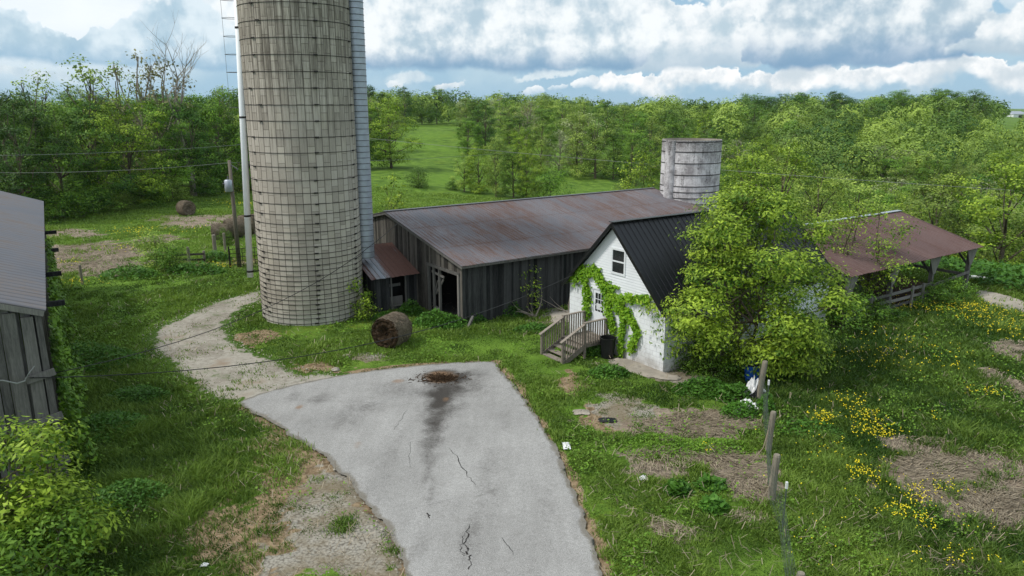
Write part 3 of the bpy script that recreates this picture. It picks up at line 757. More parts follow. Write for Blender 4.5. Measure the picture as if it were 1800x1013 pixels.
# ------------------------------------------------------------------ long barn
BO = Vector((-2.4, 34.8, 0)); GB = -.5
def long_barn():
    rng = random.Random(11)
    t = thing('long_barn', 'long low weathered board barn with rusty grey metal roof', 'barn', (BO.x, BO.y, GB), ANG)
    ez, rz_, hw, L = 3.12, 4.72, 7.9, 20.6
    top = lambda s: ez+(rz_-ez)*(s/hw if s < hw else (2*hw-s)/hw)-.04
    bot = lambda s: 0.0
    mb = MB(); boards(mb, (0, 0, 0), (0, 2*hw, 0), top, lambda s: -.05, (-1, 0, 0), rng, .19, [(.35, 3.3, -1, 2.45)], jag=.1); mb.build('gable_wall', M['board'], t)
    mb = MB(); boards(mb, (0, 0, 0), (L, 0, 0), lambda s: ez-.05, lambda s: -.1, (0, -1, 0), rng, .2, jag=.2); mb.build('side_wall', M['board_dark'], t)
    mb = MB(); boards(mb, (0, 2*hw, 0), (L, 2*hw, 0), lambda s: ez-.05, lambda s: -.1, (0, 1, 0), rng, .3); boards(mb, (L, 0, 0), (L, 2*hw, 0), top, lambda s: -.1, (1, 0, 0), rng, .3)
    mb.build('rear_wall', M['board'], t)
    sl = math.atan2(rz_-ez, hw); ov = .35
    W = hw/math.cos(sl)+ov
    mb = MB(); roof_sheet(mb, (-.25, hw, rz_), (1, 0, 0), (0, -math.cos(sl), -math.sin(sl)), L+.5, W, .225, .05, .022, rng=rng, jitter=.05, segs=6, sag=.05)
    roof_sheet(mb, (-.25, hw, rz_), (1, 0, 0), (0, math.cos(sl), -math.sin(sl)), L+.5, W, .225, .05, .022); r = mb.build('roof', M['roof_barn'], t)
    mb = MB(); mb.bar((-.27, hw, rz_+.05), (L+.27, hw, rz_+.05), .3, .03); mb.build('ridge_cap', M['galv_dark'], r)
    mb = MB()
    for sg, y1 in ((1, -.33), (-1, 2*hw+.33)):
        mb.bar((-.2, hw, rz_-.07), (-.2, y1, ez-.14), .04, .16)
    mb.bar((-.2, -.3, ez-.12), (L+.2, -.3, ez-.12), .05, .14)
    mb.build('fascia_board', M['board_light'], t)
    # doorway frame and broken framing inside
    mb = MB()
    mb.box(-.09, .06, .22, .36, -.1, 2.5, .9); mb.box(-.07, .07, 3.3, 3.42, -.1, 2.5, .4); mb.box(-.08, .05, .2, 3.5, 2.45, 2.6, .3)
    mb.build('door_frame', M['board_light'], t)
    mb = MB(); mb.box(.05, .17, 2.35, 2.47, -.05, 2.6, .8); mb.box(.0, .1, 2.85, 2.95, -.05, 2.6, .6); mb.box(.1, .2, 3.1, 3.18, -.05, 2.6, .2)
    mb.bar((.1, 3.2, 2.15), (.1, 1.95, 2.05), .05, .12, .9); mb.bar((.12, 3.1, .35), (.05, 1.3, -.1), .12, .06, .9); mb.bar((.15, 2.9, 1.0), (.15, 2.1, 1.9), .06, .1, .7)
    mb.bar((.1, 2.6, 1.75), (.15, 2.9, 1.2), .06, .1, .5)
    mb.build('framing', M['board_light'], t)
    for xx in (3, 6, 9):
        for yy in (4, 8): mb = MB(); mb.box(xx-.08, xx+.08, yy-.08, yy+.08, -.1, 3.0); mb.build('interior_post', M['board_dark'], t)
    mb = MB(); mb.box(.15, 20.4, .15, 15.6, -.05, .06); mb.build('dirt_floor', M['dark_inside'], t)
    mb = MB(); mb.box(8.6, 8.95, -.2, -.05, 2.65, 2.9); mb.build('wall_lamp', M['galv_dark'], t)
long_barn()
def bl(x, y, z=0): # barn local -> world
    c, s = math.cos(ANG), math.sin(ANG); return Vector((BO.x+x*c-y*s, BO.y+x*s+y*c, GB+z))
def feed_shed():
    rng = random.Random(4)
    t = thing('feed_room', 'small board lean-to with striped rusty roof at the foot of the silo', 'shed', bl(-2.5, 4.7), ANG)
    D = 2.9
    op = [(1.0, 1.75, .15, 1.8)]
    tp = lambda s: 1.95
    mb = MB(); boards(mb, (0, 0, 0), (2.45, 0, 0), tp, lambda s: -.05, (0, -1, 0), rng, .18, op); mb.build('front_wall', M['board_dark'], t)
    mb = MB(); boards(mb, (0, 0, 0), (0, D, 0), lambda s: 1.95+s*.33, lambda s: -.05, (-1, 0, 0), rng, .2)
    boards(mb, (0, D, 0), (2.45, D, 0), lambda s: 2.9, lambda s: -.05, (0, 1, 0), rng, .2); mb.build('side_wall', M['board_dark'], t)
    sl = math.atan(.36); mb = MB(); roof_sheet(mb, (-.3, D, 3.0), (1, 0, 0), (0, -math.cos(sl), -math.sin(sl)), 2.75, (D+.35)/math.cos(sl), .28, .06, .03, rng=rng, jitter=.08)
    mb.build('roof', M['roof_shed'], t)
    mb = MB(); mb.box(.92, 1.0, -.06, .02, 0, 1.85, .6); mb.box(1.75, 1.83, -.06, .02, 0, 1.85, .4); mb.box(1.0, 1.75, .3, .36, .15, .6, .8); mb.box(1.0, 1.75, .5, .56, 1.1, 1.25, .8); mb.box(1.0, 1.75, .1, .9, .02, .15, .9)
    mb.build('door_frame', M['board_light'], t)
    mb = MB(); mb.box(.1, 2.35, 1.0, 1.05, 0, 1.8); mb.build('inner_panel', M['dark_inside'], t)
feed_shed()

# ------------------------------------------------------------------ white house
HO = Vector((6.08, 28.15, -.5))
def hl(x, y, z=0):
    c, s = math.cos(ANG), math.sin(ANG); return Vector((HO.x+x*c-y*s, HO.y+x*s+y*c, HO.z+z))
HW, HL, HE, HR = 5.95, 11.2, 2.72, 5.72
def house():
    t = thing('white_house', 'white block and clapboard milk house with steep black metal roof', 'house', HO, ANG)
    dy0, dy1, dz0, dz1 = 3.45, 4.35, .72, 2.72
    def wallpiece(mb, y0, y1, z0, z1): mb.box(0, .2, y0, y1, z0, z1)
    mb = MB()
    wallpiece(mb, 0, dy0, -.1, HE); wallpiece(mb, dy1, HW, -.1, HE); wallpiece(mb, dy0, dy1, -.1, dz0)
    mb.box(.2, HL, 0, .2, -.1, HE); mb.box(.2, HL, HW-.2, HW, -.1, HE); mb.box(HL-.2, HL, .2, HW-.2, -.1, HE)
    mb.build('block_wall', M['block'], t)
    # clapboard gable, each course a tilted board
    wy0, wy1, wz0, wz1 = 2.42, 3.12, 3.65, 4.6
    mb = MB(); z = HE
    sl = (HR-HE)/(HW/2)
    while z < HR-.05:
        z1 = min(z+.115, HR-.02); i0 = max((z-HE)/sl, 0)+.02; i1 = max((z1-HE)/sl, 0)+.02
        segs = [(i0, i1, HW-i0, HW-i1)]
        if z1 > wz0 and z < wz1: segs = [(i0, i1, wy0, wy0), (wy1, wy1, HW-i0, HW-i1)]
        for a0, a1, b0, b1 in segs:
            if b0 <= a0: continue
            b1 = max(b1, a1)
            mb.hexa([(-.028, a0, z), (-.028, b0, z), (.08, b0, z), (.08, a0, z), (-.006, a1, z1), (-.006, b1, z1), (.08, b1, z1), (.08, a1, z1)], random.random())
        z = z1
    mb.build('clapboard', M['siding'], t)
    mb = MB(); mb.add([(HL, 0, HE), (HL, HW, HE), (HL, HW/2, HR), (HL-.1, 0, HE), (HL-.1, HW, HE), (HL-.1, HW/2, HR)], [(0, 1, 2), (5, 4, 3)]); mb.build('rear_gable', M['siding'], t)
    # window
    f = MB()
    for a in [(wy0-.09, wy0, wz0-.09, wz1+.09), (wy1, wy1+.09, wz0-.09, wz1+.09), (wy0, wy1, wz1, wz1+.09), (wy0, wy1, wz0-.09, wz0)]: f.box(-.05, .03, *a[:2], *a[2:])
    f.box(-.045, .02, wy0, wy1, (wz0+wz1)/2-.03, (wz0+wz1)/2+.03)
    win = f.build('window', M['trim'], t)
    mb = MB(); mb.box(-.02, -.005, wy0, wy1, wz0, wz1); mb.build('pane', M['glass'], win)
    # door with nine lights
    mb = MB(); mb.box(-.01, .05, dy0+.06, dy1-.06, dz0, dz1-.06); d = mb.build('door', M['door'], t)
    mb = MB(); mb.box(-.04, .1, dy0, dy0+.06, dz0, dz1); mb.box(-.04, .1, dy1-.06, dy1, dz0, dz1); mb.box(-.04, .1, dy0+.06, dy1-.06, dz1-.06, dz1); mb.build('door_frame', M['trim'], d)
    gy0, gy1, g0, g1 = dy0+.17, dy1-.17, dz0+.95, dz1-.2
    for i in range(3):
        for j in range(3):
            a = gy0+(gy1-gy0)*i/3; b = g0+(g1-g0)*j/3
            mb = MB(); mb.box(-.014, -.011, a+.015, a+(gy1-gy0)/3-.015, b+.015, b+(g1-g0)/3-.015); mb.build('pane', M['glass'], d)
    mb = MB(); mb.box(-.02, -.016, gy0+.1, gy1-.1, g0+.1, g0+.38); mb.build('notice', M['paper'], d)
    mb = MB(); mb.box(-.06, -.01, dy0+.1, dy0+.16, dz0+.85, dz0+.93); mb.build('handle', M['galv_dark'], d)
    # roof
    a = math.atan(sl); W = (HW/2)/math.cos(a)+.34
    mb = MB(); rr = random.Random(3)
    roof_sheet(mb, (-.3, HW/2, HR+.03), (1, 0, 0), (0, -math.cos(a), -math.sin(a)), HL+.55, W, .29, .035, .028, segs=2)
    roof_sheet(mb, (-.3, HW/2, HR+.03), (1, 0, 0), (0, math.cos(a), -math.sin(a)), HL+.55, W, .29, .035, .028, segs=2)
    r = mb.build('roof', M['roof_black'], t)
    mb = MB(); 
    mb.bar((-.32, HW/2, HR+.085), (HL+.27, HW/2, HR+.085), .3, .03)
    mb.build('ridge_cap', M['black'], r)
    mb = MB()
    for sg in (-1, 1): mb.bar((-.31, HW/2, HR-.02), (-.31, HW/2+sg*W*math.cos(a), HR+.0-W*math.sin(a)), .03, .14)
    mb.build('rake_trim', M['black'], r)
    mb = MB(); p = Vector((-.08, HW-.55, 3.05)); mb.box(-.12, -.0, HW-.62, HW-.5, 2.75, 3.05); mb.tube([(-.05, HW-.56, 2.6), (-.05, HW-.56, 3.35), (-.2, HW-.56, 3.4)], .02, 6)
    mb.build('power_inlet', M['galv_dark'], t)
house()
def deck():
    t = thing('wooden_deck', 'small weathered wooden landing with railings at the white door', 'deck', hl(-.05, 3.25), ANG)
    W, D, Z = 1.35, 1.35, .66          # y extent, x outward (-x), height
    mb = MB(); x = 0
    while x < D-.01: mb.box(-x-.135, -x, 0, W, Z-.035, Z, random.random()); x += .145
    mb.build('platform', M['deckwood'], t)
    mb = MB(); mb.box(-D-.02, 0, -.03, 0, Z-.2, Z-.04); mb.box(-D-.02, 0, W, W+.03, Z-.2, Z-.04); mb.box(-D-.04, -D-.0, 0, W, Z-.2, Z-.04); mb.build('rim_joist', M['deckwood'], t)
    for y in (-.045, W+.045):
        for x in (-D, -.12):
            mb = MB(); mb.box(x-.045, x+.045, y-.045, y+.045, -.1, Z+.9, .6); mb.build('post', M['deckwood'], t)
        mb = MB(); mb.box(-D-.07, 0, y-.07, y+.07, Z+.9, Z+.935, .9); mb.build('handrail', M['deckwood'], t)
        mb = MB(); k = 0; xx = -.25
        while xx > -D+.1: mb.box(xx-.02, xx+.02, y-.02, y+.02, Z-.1, Z+.9, .5); xx -= .13
        mb.build('balusters', M['deckwood'], t)
    # stairs
    n = 4; run = .3
    for i in range(n):
        z = Z-(i+1)*Z/(n+.0)+.02; x0 = -D-.02-i*run
        if z < .03: z = .05
        mb = MB(); mb.box(x0-.28, x0+.02, -.02, W+.02, z-.035, z, .7); mb.build('tread', M['deckwood'], t)
    sx = -D-n*run
    for y in (-.045, W+.045):
        mb = MB(); mb.bar((-D, y, Z-.14), (sx, y, -.05), .04, .22); mb.build('stringer', M['deckwood'], t)
        mb = MB(); mb.box(sx-.045, sx+.045, y-.045, y+.045, -.1, .95, .6); mb.build('post', M['deckwood'], t)
        mb = MB(); mb.bar((-D+.05, y, Z+.9), (sx-.12, y, .93), .14, .035, .9); mb.build('handrail', M['deckwood'], t)
        mb = MB()
        for k in range(1, 9):
            f = k/9; xx = -D+(sx+D)*f; mb.box(xx-.02, xx+.02, y-.02, y+.02, Z*(1-f)-.05, Z+.9-(Z-.0)*f, .5)
        mb.build('balusters', M['deckwood'], t)
deck()

# ------------------------------------------------------------------ open pavilion
PO = Vector((15.75, 34.35, -.5))
def pavilion():
    rng = random.Random(8)
    t = thing('open_cattle_shed', 'open-sided cattle shed with brown metal roof on timber posts', 'open shed', PO, ANG)
    L, hw, ez, rz_ = 13.4, 4.6, 2.75, 4.1
    sl = math.atan2(rz_-ez, hw); W = hw/math.cos(sl)+.45
    mb = MB(); roof_sheet(mb, (0, hw, rz_), (1, 0, 0), (0, -math.cos(sl), -math.sin(sl)), L, W, .24, .05, .02, rng=rng, jitter=.05)
    roof_sheet(mb, (0, hw, rz_), (1, 0, 0), (0, math.cos(sl), -math.sin(sl)), L, W, .24, .05, .02); r = mb.build('roof', M['roof_pav'], t)
    mb = MB(); mb.bar((-.05, hw, rz_+.06), (L+.03, hw, rz_+.06), .32, .03); mb.build('ridge_cap', M['galv'], r)
    mb = MB(); mb.bar((0, .0, ez-.1), (L-.1, .0, ez-.1), .12, .2); mb.bar((0, 2*hw, ez-.1), (L-.1, 2*hw, ez-.1), .12, .2)
    for sg in (-1, 1): mb.bar((L-.08, hw, rz_-.05), (L-.08, hw+sg*hw, ez-.05), .06, .18)
    mb.bar((L-.1, 0, ez-.12), (L-.1, 2*hw, ez-.12), .1, .18); mb.bar((L-.1, hw, ez-.1), (L-.1, hw, rz_-.1), .1, .1)
    for k in range(12): xx = .4+k*1.13; mb.bar((xx, hw, rz_-.07), (xx, -.3, ez-.16), .05, .13); mb.bar((xx, hw, rz_-.07), (xx, 2*hw+.3, ez-.16), .05, .13)
    mb.build('roof_frame', M['board'], t)
    for x in (.6, 4.5, 8.7, 12.9):
        for y in (.0, 2*hw):
            mb = MB(); mb.box(x-.1, x+.1, y-.1, y+.1, -.1, ez-.2, .5); p = mb.build('post', M['board_light'], t)
            mb = MB()
            sy = -1 if y == 0 else 1
            for sx in (-1, 1):   # triangular plywood gussets and knee braces
                mb.hexa([(x, y+sy*.11, ez-1.15), (x+sx*.12, y+sy*.11, ez-1.15), (x+sx*.62, y+sy*.11, ez-.2), (x, y+sy*.11, ez-.2),
                         (x, y+sy*.135, ez-1.15), (x+sx*.12, y+sy*.135, ez-1.15), (x+sx*.62, y+sy*.135, ez-.2), (x, y+sy*.135, ez-.2)], .8)
            mb.bar((x, y-sy*.1, ez-1.1), (x, y-sy*.9, ez-.2), .1, .1, .2)
            mb.build('knee_brace', M['board_light'], p)
    # feed rail fence between the posts
    mb = MB()
    for z in (.35, .7, 1.05):
        for a, b in ((.6, 4.5), (4.5, 8.7)): mb.bar((a, -.13, z+rng.uniform(-.03, .03)), (b, -.13, z+rng.uniform(-.05, .05)), .04, .15, rng.random())
    for x in (2.5, 6.5, 7.6): mb.box(x-.07, x+.07, -.24, -.15, -.1, 1.25, .8)
    mb.bar((8.7, -.13, .95), (12.9, -.13, 1.2), .04, .16, .6); mb.bar((12.9, 0, 1.0), (12.9, 9.2, 1.0), .04, .16, .6)
    mb.bar((1, 4.5, 1.1), (12, 4.5, 1.15), .08, .1, .5)
    for x in (2, 5, 8, 11): mb.box(x-.06, x+.06, 4.44, 4.56, -.1, 1.3, .3)
    mb.build('feed_rail', M['board_light'], t)
    mb = MB(); mb.box(0, L, .3, 2*hw, -.05, .03); mb.build('dirt_floor', M['debris'], t)
    mb = MB(); mb.box(3.5, 7.9, 3.2, 3.9, .03, .75); mb.build('feed_bunk', M['galv_dark'], t)
pavilion()

# ------------------------------------------------------------------ near-left barn
LO = Vector((-12.75, 19.3, -.5))
def left_barn():
    rng = random.Random(21)
    t = thing('near_barn', 'tall grey board barn corner with corrugated roof and ragged vines', 'barn', LO, R_(31.7))
    L, W2, ez = 27.2, 6.5, 5.1; sl = math.atan(.36)
    mb = MB(); boards(mb, (-2*W2, .25, 0), (-.15, .25, 0), lambda s: ez+(.36*min(2*W2-.15-s, s+.0) if s > 0 else 0)-.02, lambda s: -.1, (0, -1, 0), rng, .22, th=.03, gap=.022, jag=.2); mb.build('gable_wall', M['board_left'], t)
    mb = MB(); boards(mb, (-.15, .25, 0), (-.15, L-.3, 0), lambda s: ez-.1, lambda s: -.1, (1, 0, 0), rng, .27, th=.03, gap=.03); boards(mb, (-2*W2, .25, 0), (-2*W2, L-.3, 0), lambda s: ez-.1, lambda s: -.1, (-1, 0, 0), rng, .4)
    boards(mb, (-2*W2, L-.3, 0), (0, L-.3, 0), lambda s: ez, lambda s: -.1, (0, 1, 0), rng, .4); mb.build('side_wall', M['board'], t)
    # corner boards standing proud of the wall
    mb = MB()
    mb.hexa([(-.95, .13, 0), (-.62, .13, 0), (-.62, .2, 0), (-.95, .2, 0), (-.9, .13, ez), (-.6, .13, ez), (-.6, .2, ez), (-.9, .2, ez)], .8)
    mb.hexa([(-.55, .06, -.1), (-.2, .06, -.1), (-.2, .14, -.1), (-.55, .14, -.1), (-.5, .06, ez-.15), (-.22, .06, ez-.15), (-.22, .14, ez-.15), (-.5, .14, ez-.15)], .9)
    mb.hexa([(-.17, .05, -.1), (.03, .05, -.1), (.03, .13, -.1), (-.17, .13, -.1), (-.17, .05, ez-.1), (-.03, .05, ez-.1), (-.03, .13, ez-.1), (-.17, .13, ez-.1)], .6)
    mb.bar((-.6, -.01, 3.2), (.1, -.01, 3.35), .05, .2, .9); mb.bar((-.6, -.01, 1.9), (.12, -.01, 2.05), .06, .22, .9); mb.bar((-.7, .0, .6), (.12, -.0, .7), .05, .2, .8)
    mb.build('corner_boards', M['board_left'], t)
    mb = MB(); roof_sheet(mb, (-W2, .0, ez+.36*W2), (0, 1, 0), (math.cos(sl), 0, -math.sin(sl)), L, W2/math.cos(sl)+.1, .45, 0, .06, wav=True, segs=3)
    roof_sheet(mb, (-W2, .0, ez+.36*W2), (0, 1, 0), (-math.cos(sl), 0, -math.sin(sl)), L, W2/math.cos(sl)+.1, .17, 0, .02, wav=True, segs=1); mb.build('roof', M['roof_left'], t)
    mb = MB(); mb.bar((-W2, .02, ez+.36*W2-.08), (.05, .02, ez-.09), .05, .16, .9); mb.bar((.02, 0, ez-.08), (.02, L, ez-.08), .05, .14, .5); mb.build('fascia_board', M['board_light'], t)
    for y in (4, 9, 14.5, 20):
        mb = MB(); mb.bar((-.3, y, ez-.75), (.55, y, ez-.75), .14, .16, .2); mb.build('beam_end', M['board_dark'], t)
    mb = MB(); pts = [(-1.9, .05, 3.75), (-1.7, -.05, 3.85), (-1.5, -.12, 3.7), (-1.35, -.1, 3.4), (-1.1, -.05, 3.33), (-.8, -.1, 3.2), (-.6, -.12, 3.25)]; mb.tube(pts, .022, 6)
    mb.tube([(-.62, -.1, 3.25), (-.5, -.15, 3.45), (-.35, -.05, 3.6)], .015, 5)
    mb.build('loose_conduit', M['wire_grey'], t)
left_barn()

# ------------------------------------------------------------------ small silo
def small_silo():
    c = at(1211, 340, 52.3); g0 = gzf(c.x, c.y)
    t = thing('small_silo', 'short weathered whitewashed stave silo with open top behind the barn', 'silo', (c.x, c.y, g0))
    H = 7.72-g0; r = 2.03
    mb = MB(); cyl(mb, 0, 0, r, 0, H, 64); mb.build('wall', M['oldsilo'], t, smooth=True)
    mb = MB(); cyl(mb, 0, 0, r-.12, 0, H-.01, 64, inner=True)
    vs = []; n = 64
    for k in range(n):
        a = 2*math.pi*k/n; vs += [(r*math.cos(a), r*math.sin(a), H), ((r-.12)*math.cos(a), (r-.12)*math.sin(a), H)]
    mb.add(vs, [(2*k, 2*((k+1) % n), 2*((k+1) % n)+1, 2*k+1) for k in range(n)]); mb.build('inner_wall', M['concrete'], t)
    z = H-.12; zs = [H-.12, H-.78, H-1.55, H-2.33, H-3.1, H-3.5, H-3.9, H-4.3, H-4.7, H-5.1, H-5.5, H-6, H-6.5]
    for z in zs:
        mb = MB(); ring(mb, r+.015, z, .028, 48, 4, tilt=(.01, -.01)); mb.build('hoop', M['iron'], t)
    # old chute fairing on its left flank
    a = R_(214); cc = Vector((math.cos(a), math.sin(a), 0))*(r-.1)
    mb = MB(); cyl(mb, cc.x, cc.y, .42, 0, H-.05, 16, top=True); mb.build('chute', M['oldsilo'], t, smooth=True)
small_silo()

# ------------------------------------------------------------------ fences, poles, wires
def wires(name, label, pts_list, mat, r=.012, sag=.3, cat='cable', grp=None):
    mb = MB()
    for a, b, s in pts_list:
        a = Vector(a); b = Vector(b)
        mb.tube([a.lerp(b, k/16)-Vector((0, 0, s*4*(k/16)*(1-k/16))) for k in range(17)], r, 4, caps=False)
    return tag(mb.build(name, mat), label, cat, grp)
def L3(x, y, z):
    c, s = math.cos(R_(31.7)), math.sin(R_(31.7)); return Vector((LO.x+x*c-y*s, LO.y+x*s+y*c, LO.z+z))
def infra():
    rng = random.Random(77)
    pb = P(421, 470)
    t = thing('utility_pole', 'leaning grey utility pole with transformer beside the metal gate', 'utility pole', pb)
    tp = at(403, 282, pb[1])-Vector(pb)
    mb = MB(); mb.tube([(0, 0, -.2), tp], [.15, .11], 10); mb.build('shaft', M['pole'], t, smooth=True)
    q = at(409, 326, pb[1]-.3)-Vector(pb)+Vector((-.28, 0, 0))
    mb = MB(); mb.tube([q-Vector((0, 0, .42)), q-Vector((0, 0, .38)), q+Vector((0, 0, .3)), q+Vector((0, 0, .36))], [.2, .24, .24, .17], 14); tr = mb.build('transformer', M['galv'], t, smooth=True)
    mb = MB(); mb.tube([q+Vector((0, 0, .36)), q+Vector((0, 0, .6))], [.05, .03], 8); mb.tube([q+Vector((-.2, -.1, .1)), q+Vector((-.32, -.12, .12))], .05, 8); mb.build('bushing', M['galv_dark'], tr)
    mb = MB(); a = tp-Vector((0, 0, .25)); mb.bar(a, a+Vector((.45, -.1, -.25)), .05, .05); mb.tube([a+Vector((.4, -.1, -.22)), a+Vector((.55, -.1, -.35))], .045, 6); mb.bar(a-Vector((0, 0, 1.1)), q, .06, .1); mb.build('bracket', M['galv_dark'], t)
    top = Vector(pb)+tp-Vector((0, 0, .15))
    wires('power_line', 'lower power line running left from the utility pole', [(top, at(-60, 303, 50), .25)], M['wire_grey'], .014, grp='overhead power lines')
    wires('power_line', 'upper power line crossing the left wood towards the silo', [(at(-60, 274, 62), at(440, 253, 76), .25), (at(440, 253, 76), at(660, 246, 78), .1)], M['wire_grey'], .02, grp='overhead power lines')
    wires('power_line', 'long power line crossing the view right of the tall silo', [(at(600, 238, 75), at(1900, 342, 50), .35)], M['wire_grey'], .018, grp='overhead power lines')
    wires('power_line', 'second lower power line just right of the tall silo', [(top, at(900, 268, 66), .25)], M['wire_grey'], .01, grp='overhead power lines')
    c0 = L3(-.5, -.1, 3.3)
    wires('service_cable', 'black cable sagging from the near barn past the silo to the white house', [(c0, hl(-.1, 5.4, 3.15), 1.15)], M['wire'], .016)
    wires('service_cable', 'black cable rising from the near barn across the silo to the long barn', [(c0, bl(-.3, 6.0, 4.4), 1.2)], M['wire'], .014)
    # left paddock: posts, rails, gate
    def post(px, py, h, r, label, grp, mat=M['post'], lean=0):
        b = P(px, py); mb = MB(); mb.tube([(0, 0, -.2), (lean*.5, 0, h*.5), (lean, 0, h-.03), (lean, 0, h)], [r, r*.97, r*.93, r*.7], 10)
        o = mb.build('fence_post', mat); o.location = b; return tag(o, label, 'fence post', grp)
    post(379, 452, 1.6, .14, 'thick wooden corner post left of the utility pole', 'left paddock posts')
    post(396, 440, 1.3, .1, 'wooden post standing against the row of hay bales', 'left paddock posts')
    post(333, 464, 1.15, .11, 'wooden post right beside the tangled shrub', 'left paddock posts')
    post(360, 461, .8, .1, 'short wooden post between the shrub and the thick corner post', 'left paddock posts')
    post(145, 500, 1.2, .08, 'lone weathered post in weeds beside the near barn', 'left paddock posts')
    post(456, 440, 1.2, .1, 'wooden post behind the white filler pipe', 'left paddock posts')
    mb = MB(); a = Vector(P(310, 463)); b = Vector(P(362, 461)); mb.bar(a+Vector((0, -.12, .55)), b+Vector((0, -.12, .6)), .04, .14, .4); mb.bar(a+Vector((0, -.12, .25)), b+Vector((0, -.12, .2)), .04, .13, .2)
    tag(mb.build('fence_rails', M['board']), 'two dark plank rails beside the tangled shrub', 'fence')
    g0 = Vector(P(405, 473)); g1 = Vector(P(470, 468)); t = thing('field_gate', 'dark tubular metal gate left of the tall silo', 'gate', g0)
    d = g1-g0; mb = MB()
    for z in (.25, .5, .75, 1.0, 1.3): mb.tube([(0, 0, z), (d.x, d.y, z)], .022, 6)
    for f in (.02, .35, .68, .98): mb.tube([(d.x*f, d.y*f, .2), (d.x*f, d.y*f, 1.32)], .022, 6)
    mb.build('frame', M['iron'], t)
    mb = MB(); mb.tube([(0, 0, -.1), (0, 0, 1.5)], .05, 8); mb.build('hinge_post', M['iron'], t)
    # right-hand wire fence
    P4 = [(1334, 706, 1.55, .11), (1350, 795, 1.35, .10), (1355, 882, 1.4, .105), (1388, 1050, 1.0, .10)]
    labs = ['tall grey fence post next to the blue barrel', 'second fence post down from the barrel in the wire fence', 'stout cracked post midway along the wire fence', 'nearest fence post at the bottom edge of the photo']
    pos = []
    for (px, py, h, r), lb in zip(P4, labs):
        if py > 1012:
            b = np.array([5.95, 13.6, -.5])
        else: b = P(px, py)
        mb = MB(); ln = rng.uniform(.03, .12)
        mb.tube([(0, 0, -.2), (ln*.3, .02, h*.4), (ln, 0, h-.05), (ln, 0, h)], [r*1.02, r*.97, r*.9, r*.75], 12)
        o = mb.build('fence_post', M['post'], smooth=False); o.location = b; tag(o, lb, 'fence post', 'posts of the right wire fence'); pos.append(Vector(b)+Vector((ln*.6, 0, 0)))
    tpos = []
    for px, py, lb in ((1346, 735, 'thin green metal stake with white tip near the barrel'), (1375, 935, 'thin green metal stake with white tip near the front')):
        b = P(px, py); t = thing('fence_stake', lb, 'fence stake', b, group='metal stakes in the wire fence')
        mb = MB(); mb.box(-.018, .018, -.004, .004, -.2, 1.25); mb.box(-.004, .004, 0, .03, -.2, 1.25); mb.build('stake', M['green_wire'], t)
        mb = MB(); mb.box(-.026, .026, -.02, .034, 1.2, 1.38); mb.build('cap', M['white_plastic'], t); tpos.append(Vector(b))
    path = [Vector(P(1338, 668)), pos[0], tpos[0], pos[1], pos[2], tpos[1], pos[3], Vector((5.6, 11.0, -.5))]
    mb = MB(); sd = Vector((-.1, 0, 0))
    for z in [.08+.13*k for k in range(9)]:
        for a, b in zip(path[:-1], path[1:]):
            n_ = 5; mb.tube([a.lerp(b, k/n_)+sd+Vector((rng.uniform(-.02, .02), 0, z+rng.uniform(-.015, .015))) for k in range(n_+1)], .0042, 3, caps=False)
    for a, b in zip(path[:-1], path[1:]):
        n_ = max(int((b-a).length/.16), 1)
        for k in range(n_): q = a.lerp(b, k/n_)+sd; mb.tube([q+Vector((0, 0, .08)), q+Vector((rng.uniform(-.03, .03), 0, 1.12))], .0035, 3, caps=False)
    tag(mb.build('wire_mesh_fence', M['green_wire']), 'sagging woven wire mesh strung along the right fence posts', 'wire fence')
    mb = MB(); a = pos[1]+Vector((-.1, -.1, .9)); b = Vector(P(1320, 815)); mb.tube([a, a.lerp(b, .5)-Vector((-.1, 0, .1)), b], .015, 5)
    a = pos[2]+Vector((-.1, 0, .5)); b = Vector(P(1330, 905)); mb.tube([a, a.lerp(b, .5)-Vector((.1, 0, .2)), b+Vector((-.1, 0, .05))], .013, 5)
    tag(mb.build('baling_twine', M['strawblade']), 'pale loose twine hanging off the right fence posts', 'twine')
infra()

